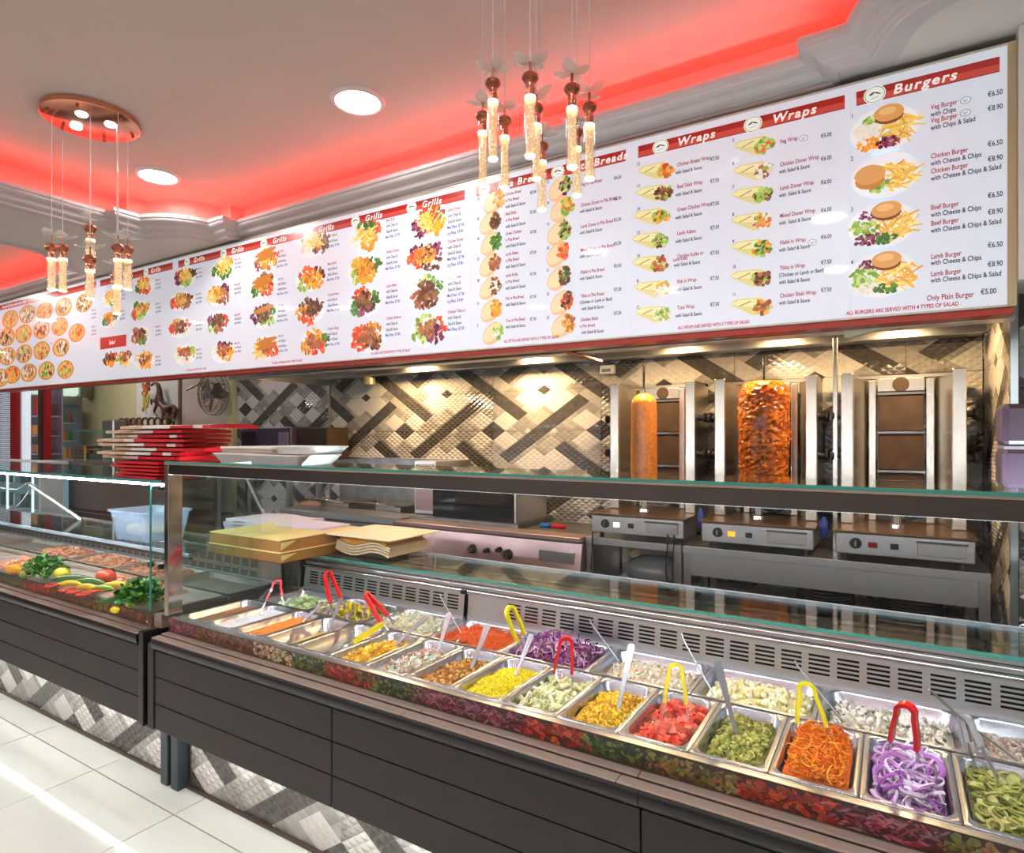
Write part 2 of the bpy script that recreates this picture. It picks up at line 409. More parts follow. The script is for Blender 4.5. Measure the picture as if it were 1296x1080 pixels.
# ================================================================ DISPLAY COUNTERS
PR = {'onion': (S(150, 60, 80), S(190, 110, 130), S(90, 30, 40)), 'meat': (S(120, 66, 34), S(84, 44, 28), S(160, 100, 50)), 'cream': (S(215, 190, 140), S(180, 140, 90), S(235, 220, 180)),
      'green': (S(70, 104, 40), S(120, 150, 70), S(40, 60, 28)), 'tomato': (S(196, 44, 26), S(150, 30, 20), S(224, 90, 50)), 'olive': (S(140, 120, 50), S(170, 150, 80), S(90, 76, 36)), 'pepper': (S(190, 60, 30), S(210, 160, 40), S(60, 110, 40))}
def print_strip(x0, x1, y, z0, z1, seq, parent, seed, name='printed_strip'):
    r = random.Random(seed); g = MB(); e = .0004
    g.add([(x0, y, z0), (x1, y, z0), (x1, y, z1), (x0, y, z1)], [(0, 1, 2, 3)], S(60, 36, 26))
    L = x1-x0; n = int(L*200)
    for k in range(n):
        x = x0+.012+(L-.024)*k/n; s = seq[min(len(seq)-1, int((x-x0)/L*len(seq)+r.uniform(-.2, .2)) % len(seq))]
        for _ in range(3):
            c = r.choice(PR[s]); c = tuple(min(1, q*r.uniform(.4, .95)) for q in c)
            rx, rz = r.uniform(.005, .014), r.uniform(.003, .009)
            if s == 'onion': rx, rz = r.uniform(.014, .026), .0032
            if s == 'meat': rx, rz = r.uniform(.008, .02), r.uniform(.003, .007)
            cx, cz = x+r.uniform(-.01, .01), r.uniform(z0+.006, z1-.006); a = r.uniform(-.9, .9); m = 9
            P = []
            for q in range(m):
                t = 2*math.pi*q/m; w = r.uniform(.75, 1.1); u, v = rx*w*math.cos(t), rz*w*math.sin(t)
                X, Z = cx+u*math.cos(a)-v*math.sin(a), cz+u*math.sin(a)+v*math.cos(a)
                P.append((min(max(X, x0), x1), y-e, min(max(Z, z0), z1)))
            g.add(P, [tuple(range(m))], c); e += 5e-7
    return g.build(name, print_m, parent, colors=True, recalc=False)
YF1 = 1.44   # glass front plane
def counter(x0, x1, label, seams, ztop, seq, seed, zpan):
    t = thing('display_counter', label, 'counter', ((x0+x1)/2, 1.9, 0))
    # carcass (inner well, dark), built as panels so that pans hang free inside
    g = MB(); g.box(x0+.02, x1-.02, 1.47, 2.5, .30, .56); g.box(x0+.02, x0+.035, 1.47, 2.1, .56, .70); g.box(x1-.035, x1-.02, 1.47, 2.1, .56, .70)
    g.box(x0+.02, x1-.02, 2.12, 2.5, .56, .84); g.box(x0+.02, x1-.02, 1.45, 1.468, .5, .72)
    g.build('carcass', steelh, t)
    # charcoal planks, seam by seam
    zs = [1.5-.866, 1.5-.973, 1.5-1.082, 1.5-1.188]
    xs = [x0]+seams+[x1]
    for a, b in zip(xs[:-1], xs[1:]):
        for k in range(3):
            MB().box(a+.002, b-.002, 1.385, 1.405, zs[k+1]+.003, zs[k]-.001, bv=.002).build('plank', plank_m, t)
        MB().prism([(1.370, .6845), (1.366, .676), (1.366, .66), (1.372, .645), (1.386, .636), (1.41, .636), (1.41, .6845)], a+.001, b-.001).build('molding', molding_m, t, smooth=True)
    MB().box(x0+.01, x1-.01, 1.405, 1.45, zs[3]+.006, .68).build('backing', black, t)
    # beige metal ledges with joints
    x = x0
    n = 0
    while x < x1-.01:
        b = min(x+.665, x1)
        MB().box(x+.0008, b-.0008, 1.370, 1.404, .685, .6915, bv=.002).build('ledge', ledge_m, t)
        MB().box(x+.0008+(.04 if n else 0), min(b+.04, x1)-.0008, 1.409, 1.4395, .6895, .6960, bv=.002).build('ledge', ledge_m, t)
        x = b; n += 1
    MB().box(x0, x1, 1.404, 1.409, .684, .688).build('groove', black, t)
    print_strip(x0+.002, x1-.002, YF1, .6965, .7525, seq, t, seed)
    MB().box(x0+.002, x1-.002, YF1+.0005, YF1+.016, .69, .7535).build('strip_carrier', steelh, t)
    # LED under the front panels
    MB().box(x0+.02, x1-.02, 1.425, 1.437, .302, .312).build('plinth_light', ledp, t)
    return t
right = counter(-2.55, 1.6, 'near glass display counter with steel salad pans, charcoal plank front', [-1.526, -.5, .52], 1.40,
                ['onion', 'meat', 'meat', 'cream', 'green', 'tomato', 'green', 'onion', 'onion', 'tomato', 'green', 'olive', 'tomato', 'onion', 'olive', 'olive', 'olive', 'tomato', 'tomato', 'meat', 'meat', 'olive'], 4, True)
left = counter(-6.4, -2.655, 'far lower glass display counter with vegetables on meat trays', [-4.5], 1.317,
               ['cream', 'meat', 'olive', 'cream', 'meat', 'onion', 'meat', 'green', 'tomato', 'meat', 'olive', 'meat'], 8, False)
# end posts in front of the seam between the counters
g = MB().box(-2.648, -2.615, 1.372, 1.5, .312, .7); g.build('end_post', molding_m, left, bevel=.003)
g = MB().box(-2.596, -2.552, 1.38, 1.5, .312, .66); g.build('end_post', plank_m, right, bevel=.003)
MB().box(-2.655, -2.60, YF1, YF1+.03, .70, .755).build('corner_plate', ledge_m, left)
# plinths: tiled wall pieces under the counters
pl = struct('wall_plinth', MB().box(-6.4, 1.6, 1.552, 1.60, 0, .30), mat('wall_grout', S(120, 104, 88)))
tile_field(pl, -2.55, .0, -2.55, 1.05, .0, .29, lambda x, z: (x, 1.543, z), (0, 0, 0), 21)
tile_field(pl, -3.60-.9*3, .0, -6.3, -2.70, .0, .29, lambda x, z: (x, 1.543, z), (0, 0, 0), 22)
struct('baseboard_front', MB().box(-6.4, 1.6, 1.528, 1.541, 0, .012), mat('dark_trim', S(70, 52, 44), .4))
for x, n in ((-2.70, 'l'), (-2.622, 'm')):
    MB().box(x, x+.052, 1.49, 1.54, .001, .30).build('counter_leg', mat('slate_leg', S(62, 72, 80), .35, .3), left if n == 'l' else right, bevel=.004)
# ---- deck frames
def deck(t, x0, x1):
    g = MB(); g.box(x0, x1, YF1+.017, 1.462, .742, .7545); g.box(x0, x1, 1.785, 1.792, .735, .7445); g.box(x0, x1, 2.052, 2.092, .735, .7525)
    g.build('deck_rail', steelh, t)
deck(right, -2.548, 1.6); deck(left, -6.38, -2.66)
# ---- slotted back panels
def vent_panel(t, x0, x1, rows, z0=.752, z1=.853, y0=2.088, y1=2.100, skip=None):
    g = MB(); s = MB()
    f = lambda z: y0+(y1-y0)*(z-z0)/(z1-z0)
    cols = []; x = x0+.04
    while x+.066 < x1-.02:
        if not (skip and skip[0] < x+.03 < skip[1]): cols.append((x, x+.058))
        x += .0775
    H1 = (z1-z0)/rows
    def q(a, b, c, d, yy=0):
        g.add([(a, f(c), c), (b, f(c), c), (b, f(d), d), (a, f(d), d)], [(0, 1, 2, 3)])
    slots = []
    for r in range(rows):
        zb = z0+r*H1+H1*.22; zt = z0+(r+1)*H1-H1*.14; n = 5
        for k in range(n): slots.append((zb+(zt-zb)*(k+.25)/n, zb+(zt-zb)*(k+.75)/n))
    prev = x0
    for a, b in cols:
        q(prev, a, z0, z1)
        zc = z0
        for c, d in slots: q(a, b, zc, c); zc = d
        q(a, b, zc, z1); prev = b
    q(prev, x1, z0, z1)
    g.add([(x0, f(z1), z1), (x1, f(z1), z1), (x1, f(z1)+.02, z1+.004), (x0, f(z1)+.02, z1+.004)], [(0, 1, 2, 3)])
    g.build('vent_panel', steelh, t, recalc=False)
    MB().box(x0, x1, y1+.006, y1+.012, z0, z1).build('vent_backing', black, t)
vent_panel(right, -2.50, -1.52, 1); vent_panel(right, -1.50, .36, 1, skip=(-1.52, -1.30)); vent_panel(right, .364, 1.58, 1)
vent_panel(left, -6.3, -2.78, 2, z0=.735, z1=.85)
MB().box(-2.775, -2.67, 2.088, 2.1, .735, .86).build('end_plate', steelh, left)
MB().box(-1.518, -1.502, 2.066, 2.09, .853, .868).build('panel_clip', black, right)
for t, x0, x1 in ((right, -2.5, 1.6), (left, -6.3, -2.68)):
    MB().tube([(x0, 2.092, .861), (x1, 2.092, .861)], .007, 10).build('panel_rail', chrome, t, smooth=True)
    g = MB().box(x0, x1, 2.10, 2.125, .868, .884); g.box(x0, x1, 2.125, 2.15, .886, .905); g.build('shelf_rail', steelh, t, bevel=.002)
MB().box(-2.56, -2.515, 2.07, 2.12, .74, .915).build('back_post', dsteel, right, bevel=.003)
# lower glass service shelf
gs = MB().box(-2.55, 1.6, 2.080, 2.40, .912, .922); gs.build('service_shelf', clear, right)
MB().box(-2.55, 1.6, 2.0765, 2.0797, .912, .922).build('shelf_edge', edge_glass, right)
MB().box(-2.55, 1.6, 2.4003, 2.408, .908, .924).build('shelf_edge', mat('pale_edge', S(205, 212, 230), .3, .3), right)
MB().box(-2.55, 1.6, 2.22, 2.235, .902, .911).build('shelf_support', chrome, right)
MB().box(-2.55, 1.6, 2.16, 2.5, .84, .846).build('worktop', mat('worktop_dark', (.12, .13, .13), .2, .8), right)  # plain dark metallic slab below the glass shelf
# upper glass top with mirror fascia and LED
MB().box(-2.575, 1.6, 1.442, 1.70, 1.3905, 1.3985).build('glass_top', clear, right)
MB().box(-2.575, 1.6, 1.4375, 1.4417, 1.3905, 1.3985).build('top_edge', edge_glass, right)
MB().box(-2.575, 1.6, 1.439, 1.484, 1.385, 1.390).build('top_trim', ledge_m, right)
MB().box(-2.55, 1.6, 1.442, 1.462, 1.345, 1.3845).build('fascia', mirror, right, bevel=.001)
MB().box(-2.54, 1.58, 1.464, 1.474, 1.3428, 1.3495).build('led_strip', led, right)
MB().box(-2.545, 1.6, 1.4435, 1.4495, .756, 1.344).build('front_glass', glass('front_glass_mat', (.985, .995, .99), .55), right)
# end post, mirror polished, and side glass
MB().box(-2.582, -2.552, 1.441, 1.502, .756, 1.385).build('end_post', mat('polished_post', (.62, .58, .55), .1, 1), right, bevel=.002)
MB().box(-2.568, -2.562, 1.503, 2.07, .76, 1.385).build('side_glass', clear_side, right)
MB().tube([px(313, 606, Y=2.30), px(340, 662, Y=2.52)], .012, 8).build('strut', chrome, right, smooth=True)
# left counter: glass top, LED, glass shelf
MB().box(-6.38, -2.60, 1.442, 1.98, 1.309, 1.317).build('glass_top', clear, left)
MB().box(-6.38, -2.60, 1.4375, 1.4417, 1.309, 1.317).build('top_edge', edge_glass, left)
MB().box(-6.36, -2.62, 1.458, 1.468, 1.292, 1.301).build('led_strip', led, left)
MB().box(-6.36, -2.62, 1.450, 1.480, 1.3025, 1.3085).build('led_carrier', chrome, left)
MB().box(-6.38, -2.69, 1.4435, 1.4495, .756, 1.308).build('front_glass', MATS['front_glass_mat'], left)
MB().box(-2.688, -2.682, 1.4435, 1.98, .76, 1.308).build('side_glass', clear_side, left)
MB().box(-2.6885, -2.6815, 1.4385, 1.4433, .76, 1.308).build('glass_edge', edge_glass, left)
MB().box(-6.36, -2.695, 1.624, 1.95, .962, .970).build('glass_shelf', clear, left)
MB().box(-6.36, -2.695, 1.612, 1.6238, .958, .973).build('shelf_edge', mat('bright_edge', S(205, 225, 240), .2, .3), left)
MB().box(-6.36, -2.695, 1.614, 1.634, .944, .9575).build('shelf_rail', dsteel, left)
MB().box(-6.36, -2.695, 1.93, 1.95, .944, .9615).build('shelf_rail', steelh, left)
for x in (-2.72, -2.64):
    for z in (1.285, .95): MB().lathe([(.0, 1.452), (.011, 1.452), (.011, 1.47), (0, 1.47)], (x, 0, z), 12, axis='Y').build('glass_stud', black, left, smooth=True)
# slanted support bracket and pale cable inside the left counter
a, b = px(38, 614, Y=1.75), px(103, 658, Y=1.93)
MB().tube([a, b], .012, 8).build('bracket', steelh, left, smooth=True)
cpts = [px(x, y, Y=1.72) for x, y in ((-5, 616), (10, 619), (22, 620), (33, 612), (40, 611), (36, 622), (28, 634), (20, 642))]
MB().tube(cpts, .0035, 6).build('power_cable', mat('grey_cable', S(190, 190, 184), .5), None, 'pale grey cable looping inside the far left display counter', 'cable', smooth=True)

# ================================================================ GASTRONORM PANS
def rrect(cx, cy, w, d, r, z, n=5):
    P = []
    for qx, qy, a0 in ((1, 1, 0), (-1, 1, 90), (-1, -1, 180), (1, -1, 270)):
        for k in range(n+1):
            a = math.radians(a0+90*k/n); P.append((cx+qx*(w/2-r)+r*math.cos(a), cy+qy*(d/2-r)+r*math.sin(a), z))
    return P
def pan_mesh(w, d, depth=.1):
    g = MB(); W, D = w-.0015, d-.0015
    rings = [rrect(0, 0, W, D, .006, -.004), rrect(0, 0, W, D, .006, 0), rrect(0, 0, W-.004, D-.004, .007, .0012), rrect(0, 0, W-.021, D-.021, .034, .0012), rrect(0, 0, W-.027, D-.027, .034, -.003),
             rrect(0, 0, W-.030, D-.030, .034, -.022), rrect(0, 0, W-.038, D-.038, .032, -.026), rrect(0, 0, W-.050, D-.050, .034, -depth+.012), rrect(0, 0, W-.066, D-.066, .03, -depth)]
    g.loft(rings, False); n = len(rings[0]); k = len(g.v)-n; g.f.append(tuple(range(k, k+n)))
    me = g.mesh(); me.shade_smooth()
    try: me.set_sharp_from_angle(angle=math.radians(50))
    except Exception: pass
    return me
PZ = .7565
PF, PB, PLM = pan_mesh(.176, .325), pan_mesh(.3262, .262), pan_mesh(.325, .53)
for q in (PF, PB, PLM): q.materials.append(steelp)
def place_pan(me, x, y, label, group, z=PZ):
    o = bpy.data.objects.new('food_pan', me); SC.collection.objects.link(o); o.location = (x, y, z); OFF[o.name] = Vector((x, y, z))
    return tag(o, label, 'pan', group)
# ---- piece templates
def t_cube(): return ([(-.5, -.5, -.5), (.5, -.5, -.5), (.5, .5, -.5), (-.5, .5, -.5), (-.4, -.45, .5), (.45, -.4, .5), (.4, .45, .5), (-.45, .4, .5)], [(0, 3, 2, 1), (4, 5, 6, 7), (0, 1, 5, 4), (1, 2, 6, 5), (2, 3, 7, 6), (3, 0, 4, 7)])
def t_ico():
    p = (1+5**.5)/2; v = [(-1, p, 0), (1, p, 0), (-1, -p, 0), (1, -p, 0), (0, -1, p), (0, 1, p), (0, -1, -p), (0, 1, -p), (p, 0, -1), (p, 0, 1), (-p, 0, -1), (-p, 0, 1)]
    f = [(0, 11, 5), (0, 5, 1), (0, 1, 7), (0, 7, 10), (0, 10, 11), (1, 5, 9), (5, 11, 4), (11, 10, 2), (10, 7, 6), (7, 1, 8), (3, 9, 4), (3, 4, 2), (3, 2, 6), (3, 6, 8), (3, 8, 9), (4, 9, 5), (2, 4, 11), (6, 2, 10), (8, 6, 7), (9, 8, 1)]
    return ([tuple(c/3.8 for c in q) for q in v], f)
def t_strand(bend=.25, n=6):
    v = []; f = []
    for i in range(n):
        x = i/(n-1)-.5; y = bend*math.sin(math.pi*(x+.5)); z = .12*math.sin(5*x)
        for k in range(3):
            a = 2*math.pi*k/3; v.append((x, y+.5*math.cos(a)*.06, z+.5*math.sin(a)*.06))
    for i in range(n-1):
        for k in range(3):
            j = (k+1) % 3; f.append((3*i+k, 3*i+j, 3*i+3+j, 3*i+3+k))
    return (v, f)
def t_ring(R=.5, r=.12, n=14, m=5, arc=1.0, flat=1.0):
    v = []; f = []; N = n if arc >= 1 else n+1
    for i in range(N):
        a = 2*math.pi*arc*i/n
        for k in range(m):
            b = 2*math.pi*k/m; v.append(((R+r*math.cos(b))*math.cos(a), (R+r*math.cos(b))*math.sin(a), r*flat*math.sin(b)))
    for i in range(n):
        j = (i+1) % N
        if arc < 1 and i+1 >= N: break
        for k in range(m): f.append((i*m+k, j*m+k, j*m+(k+1) % m, i*m+(k+1) % m))
    return (v, f)
def t_tube(n=7):
    v = []; f = []
    for (r, z) in ((.5, -1), (.5, 1), (.32, 1), (.32, -1)):
        for i in range(n): a = 2*math.pi*i/n; v.append((z, r*math.cos(a), r*math.sin(a)))
    for k in range(4):
        for i in range(n): j = (i+1) % n; f.append((k*n+i, k*n+j, ((k+1) % 4)*n+j, ((k+1) % 4)*n+i))
    return (v, f)
def t_flake(): return ([(-.5, -.3, 0), (.4, -.4, .12), (.5, .3, -.05), (-.3, .4, .1), (0, 0, .22)], [(0, 1, 4), (1, 2, 4), (2, 3, 4), (3, 0, 4), (0, 3, 2, 1)])
def t_disc(n=10): 
    v = [(.5*math.cos(2*math.pi*i/n), .5*math.sin(2*math.pi*i/n), h) for h in (-.08, .08) for i in range(n)]
    return (v, [tuple(range(n, 2*n)), tuple(range(n))[::-1]]+[(i, (i+1) % n, n+(i+1) % n, n+i) for i in range(n)])
def food(label, cx, cy, w, d, z0, hump, base_col, kinds, seed, name='salad', cat='food', peak=(0, 0), mt=None, tilt=.35, lump=.004, z_floor=None):
    """kinds: list of (template, count, size(min,max), colours, aspect(x,y,z), mode)"""
    rr = np.random.RandomState(seed); W, D = w-.044, d-.044
    def hgt(x, y):
        ex = np.clip(1-((x-peak[0]*W/2)/(W*.56))**2, 0, 1); ey = np.clip(1-((y-peak[1]*D/2)/(D*.56))**2, 0, 1)
        return z0+hump*ex*ey+lump*np.sin(x*70+seed)*np.cos(y*60+seed*2)
    n = 20; gx = np.linspace(-W/2, W/2, n); gy = np.linspace(-D/2, D/2, n); V = []; Fc = []; Cc = []
    rc = .03
    for j in range(n):
        for i in range(n):
            x, y = gx[i], gy[j]; ax, ay = abs(x)-(W/2-rc), abs(y)-(D/2-rc)
            if ax > 0 and ay > 0:
                L = math.hypot(ax, ay)
                if L > rc: x = math.copysign(W/2-rc+ax/L*rc, x); y = math.copysign(D/2-rc+ay/L*rc, y)
            V.append((cx+x, cy+y, float(hgt(x, y)))); Cc.append(tuple(c*.85 for c in base_col))
    for j in range(n-1):
        for i in range(n-1): Fc.append((j*n+i, j*n+i+1, (j+1)*n+i+1, (j+1)*n+i))
    V = [np.array(V)]; Cc = [np.array(Cc)]; nv = len(V[0]); Fs = list(Fc)
    for (tv, tf), cnt, sz, cols, asp, mode in kinds:
        tv = np.array(tv)*np.array(asp); cols = np.array(cols)
        for k in range(cnt):
            s = rr.uniform(*sz)
            x = rr.uniform(-1, 1)*(W/2-s*.45*max(asp[0], asp[1])); y = rr.uniform(-1, 1)*(D/2-s*.45*max(asp[0], asp[1]))
            ax, ay = abs(x)-(W/2-rc), abs(y)-(D/2-rc)
            if ax > 0 and ay > 0 and math.hypot(ax, ay) > rc-s*.3: x *= .9; y *= .9
            if mode == 'flat': e = (rr.normal(0, tilt), rr.normal(0, tilt), rr.uniform(0, 6.28))
            else: e = tuple(rr.uniform(0, 6.28, 3))
            ca, sa = math.cos(e[0]), math.sin(e[0]); cb, sb = math.cos(e[1]), math.sin(e[1]); cc, sc = math.cos(e[2]), math.sin(e[2])
            R = np.array([[cc*cb, cc*sb*sa-sc*ca, cc*sb*ca+sc*sa], [sc*cb, sc*sb*sa+cc*ca, sc*sb*ca-cc*sa], [-sb, cb*sa, cb*ca]])
            zz = float(hgt(x, y))+s*min(asp)*rr.uniform(.0, .55)
            P = (tv*s)@R.T+np.array([cx+x, cy+y, zz])
            V.append(P); Cc.append(np.tile(cols[rr.randint(len(cols))]*rr.uniform(.82, 1.15), (len(P), 1)))
            Fs += [tuple(i+nv for i in f) for f in tf]; nv += len(P)
    V = np.vstack(V); Cc = np.clip(np.vstack(Cc), 0, 1)
    me = bpy.data.meshes.new(name); me.from_pydata(V.tolist(), [], Fs)
    a = me.color_attributes.new('Col', 'FLOAT_COLOR', 'POINT'); a.data.foreach_set('color', np.hstack([Cc, np.ones((len(Cc), 1))]).astype(np.float32).ravel())
    return finish(me, name, mt or food_m, None, label, cat, None, 'stuff')
CUBE, ICO, STR, STR2, RING, HALF, TUB, FLK, DSC = t_cube(), t_ico(), t_strand(), t_strand(.45, 8), t_ring(), t_ring(arc=.6, n=12), t_tube(), t_flake(), t_disc()
def sauce(label, cx, cy, w, d, z, col, seed, name='sauce'):
    g = MB(); rg = lambda s, zz: rrect(cx, cy, (w-.046)*s, (d-.046)*s, .03*s, zz)
    g.loft([rg(1, z), rg(.7, z+.0015), rg(.3, z+.0005), rg(.02, z)], False, col)
    n = len(rg(1, z)); g.f.append(tuple(range(3*n, 4*n)))
    r = random.Random(seed)
    for k in range(26):
        x, y = cx+r.uniform(-.4, .4)*(w-.06), cy+r.uniform(-.4, .4)*(d-.06); s = r.uniform(.003, .009)
        g.ball((x, y, z+.0006), s, 8, tuple(min(1, c*r.uniform(.7, 1.2)) for c in col), (1, 1.6, .25))
    return g.build(name, food_wet, None, label, 'food', kind='stuff', colors=True, smooth=True)
G1, G2 = 'front row of narrow salad pans', 'back row of wide salad pans'
fy = 1.4625+.1625; by = 1.793+.131; fx = lambda k: -.060-.176*k-.088      # k=0 carrot
col = S
front = {}
def FP(k, label): return place_pan(PF, fx(k), fy, label, G1)
FP(-3, 'narrow steel pan at the far right end of the front row'); FP(-4, 'narrow steel pan past the right edge of the photo')
FP(-2, 'narrow steel pan holding sliced green jalapenos'); FP(-1, 'narrow steel pan holding purple onion rings'); FP(0, 'narrow steel pan holding bright orange carrot strands')
FP(1, 'narrow steel pan holding chopped green olives'); FP(2, 'narrow steel pan holding diced red tomato'); FP(3, 'narrow steel pan holding yellow sweetcorn')
FP(4, 'narrow steel pan holding pale penne pasta salad'); FP(5, 'narrow steel pan holding bright yellow rice'); FP(6, 'narrow steel pan holding brown chickpeas')
FP(7, 'narrow steel pan holding pink and green seafood salad'); FP(8, 'narrow steel pan holding yellow curry chicken'); FP(9, 'empty narrow steel pan with yellow tongs in it')
FP(10, 'narrow steel pan with a thin layer of pale yellow sauce'); FP(11, 'narrow steel pan holding orange sauce'); FP(12, 'narrow steel pan holding white yoghurt sauce'); FP(13, 'narrow steel pan holding brown sauce, last at the left')
bxs = lambda k: .155+.327*(.5-k) if False else .155-.327*k-.1635     # k=0 mushroom
for k, l in enumerate(['mushroom and herb salad', 'creamy egg and potato salad', 'white coleslaw with carrot bits', 'shredded red cabbage', 'fine orange grated carrot', 'white cabbage coleslaw', 'yellow pepper and onion mix', 'sliced cucumber']):
    place_pan(PB, bxs(k), by, 'wide steel pan in the back row holding '+l, G2)
place_pan(PB, bxs(-1), by, 'wide steel pan in the back row holding chopped tuna, at the right edge', G2)
place_pan(PB, bxs(-2), by, 'wide steel pan of the back row beyond the right edge', G2)
ZF = PZ
fd = lambda label, k, z, hump, base, kinds, **a: food(label, fx(k), fy, .176, .325, ZF+z*.72+(.008 if z < -.045 else 0), hump, base, kinds, 100+k, **a)
bd = lambda label, k, z, hump, base, kinds, **a: food(label, bxs(k), by, .326, .262, ZF+z*.8, hump, base, kinds, 200+k, **a)
GRN = [S(70, 140, 40), S(40, 100, 30)]
fd('sliced green jalapeno rings in brine', -2, -.035, .01, S(120, 116, 50), [(t_ring(.40, .10, 12, 5), 80, (.026, .038), [S(150, 152, 62), S(120, 128, 44), S(176, 172, 96)], (1, 1, .8), 'flat'), (DSC, 90, (.02, .03), [S(190, 186, 120), S(150, 150, 70)], (1, .8, 1), 'flat'), (HALF, 20, (.026, .034), [S(110, 118, 36), S(160, 160, 80)], (1, 1, .8), 'flat')], mt=food_wet)
fd('purple onion rings in a loose pile', -1, -.035, .018, S(150, 100, 150), [(t_ring(.5, .036, 16, 5, 1, 2.2), 120, (.026, .052), [S(206, 170, 214), S(176, 110, 190), S(226, 206, 232), S(160, 84, 172), S(236, 224, 240)], (1, 1, 1), 'flat'), (HALF, 70, (.035, .055), [S(186, 120, 196), S(220, 190, 226)], (1, 1, .6), 'flat'), (FLK, 14, (.008, .013), GRN, (1, 1, 1), 'flat')], tilt=.5)
fd('bright orange carrot strands heaped high', 0, -.03, .022, S(255, 120, 12), [(STR, 620, (.03, .06), [S(255, 150, 20), S(255, 128, 8), S(255, 168, 40), S(250, 112, 6)], (1, 1, 1.2), 'flat'), (STR2, 160, (.03, .05), [S(255, 156, 24), S(255, 130, 10)], (1, 1, 1.2), 'flat')], tilt=.4)
fd('chopped green olive slices', 1, -.04, .016, S(130, 128, 50), [(t_ring(.36, .2, 9, 5), 260, (.013, .018), [S(168, 166, 78), S(146, 146, 58), S(190, 186, 104), S(120, 124, 44)], (1, 1, 1.4), 'any')], mt=food_wet)
fd('diced red tomato', 2, -.045, .02, S(190, 50, 30), [(CUBE, 120, (.014, .024), [S(232, 70, 46), S(214, 52, 34), S(240, 104, 76), S(224, 120, 96)], (1, 1, .8), 'any'), (ICO, 30, (.006, .01), [S(236, 190, 130)], (1, 1, 1), 'any')], mt=food_wet)
fd('yellow sweetcorn kernels', 3, -.05, .02, S(200, 150, 20), [(ICO, 480, (.009, .013), [S(246, 204, 40), S(238, 186, 26), S(252, 220, 90), S(210, 150, 20)], (1, .8, .7), 'any'), (FLK, 24, (.005, .008), [S(90, 100, 40), S(190, 60, 30)], (1, 1, 1), 'any')], peak=(-.1, -.2))
fd('pale penne pasta with herbs', 4, -.045, .022, S(196, 196, 130), [(TUB, 80, (.012, .015), [S(232, 230, 176), S(220, 216, 150), S(238, 238, 200)], (1.5, 1, 1), 'flat'), (FLK, 50, (.005, .01), GRN+[S(196, 200, 120)], (1, 1, 1), 'any'), (ICO, 70, (.01, .016), [S(238, 238, 210)], (1, 1, .6), 'any')], peak=(-.1, -.2), tilt=.5)
fd('bright yellow rice', 5, -.035, .024, S(240, 210, 0), [(ICO, 900, (.006, .01), [S(255, 232, 10), S(250, 220, 0), S(255, 240, 70)], (1.8, .6, .6), 'any'), (FLK, 18, (.004, .008), GRN, (1, 1, 1), 'any')], peak=(0, -.2))
fd('brown spiced chickpeas', 6, -.055, .024, S(160, 104, 40), [(ICO, 210, (.010, .014), [S(206, 146, 66), S(180, 116, 44), S(222, 170, 94)], (1, 1, 1), 'any'), (FLK, 30, (.006, .012), GRN, (1, 1, 1), 'any')], peak=(0, -.3))
fd('pink and green seafood salad in dressing', 7, -.06, .026, S(190, 190, 170), [(ICO, 90, (.009, .016), [S(236, 236, 226), S(226, 226, 210)], (1, 1, .7), 'any'), (HALF, 40, (.018, .024), [S(236, 170, 150), S(230, 200, 186)], (1, 1, 1), 'any'), (FLK, 80, (.007, .013), [S(60, 120, 60), S(110, 150, 90)], (1, 1, 1), 'any')], peak=(0, -.3))
fd('yellow curry chicken pieces', 8, -.055, .024, S(190, 130, 10), [(ICO, 120, (.014, .024), [S(236, 178, 24), S(214, 150, 14), S(244, 196, 60)], (1, .9, .8), 'any'), (FLK, 30, (.005, .01), [S(150, 120, 20)]+GRN, (1, 1, 1), 'any')], peak=(0, -.2), mt=food_wet)
sauce('thin pale yellow sauce in the bottom of its pan', fx(10), fy, .158, .31, ZF-.045, S(226, 196, 110), 1)
sauce('smooth orange sauce beside the white yoghurt sauce', fx(11), fy, .170, .32, ZF-.018, S(226, 132, 44), 2)
sauce('white yoghurt sauce with pink specks', fx(12), fy, .172, .322, ZF-.012, S(226, 224, 226), 3)
sauce('brown sauce at the left end of the front row', fx(13), fy, .170, .32, ZF-.022, S(140, 90, 50), 4)
fd('green salad under the right edge of the photo', -3, -.04, .01, S(100, 110, 50), [(FLK, 80, (.02, .03), GRN, (1, 1, 1), 'flat')])
bd('chopped tuna and onion salad', -1, -.055, .022, S(190, 174, 160), [(FLK, 500, (.010, .018), [S(214, 198, 184), S(190, 168, 150), S(226, 216, 206), S(170, 140, 124)], (1, 1, 1.5), 'any')])
bd('mushroom and herb salad with cream dressing', 0, -.05, .026, S(200, 192, 176), [(FLK, 420, (.012, .022), [S(244, 238, 226), S(220, 204, 180), S(250, 248, 240)], (1, 1, 1.6), 'any'), (FLK, 60, (.007, .014), GRN, (1, 1, 1), 'any'), (ICO, 60, (.007, .011), [S(160, 120, 90)], (1, 1, 1), 'any')])
bd('creamy egg and potato salad', 1, -.045, .032, S(226, 216, 160), [(ICO, 260, (.012, .022), [S(250, 242, 196), S(252, 248, 222), S(242, 224, 150)], (1, 1, .9), 'any'), (FLK, 40, (.006, .012), GRN+[S(190, 110, 60)], (1, 1, 1), 'any')])
bd('white coleslaw with orange carrot bits', 2, -.045, .03, S(224, 206, 180), [(FLK, 560, (.009, .015), [S(250, 238, 216), S(252, 246, 232), S(242, 208, 168)], (1, 1, 2), 'any'), (CUBE, 60, (.004, .006), [S(236, 130, 50), S(110, 150, 60)], (1, 1, 1), 'any')])
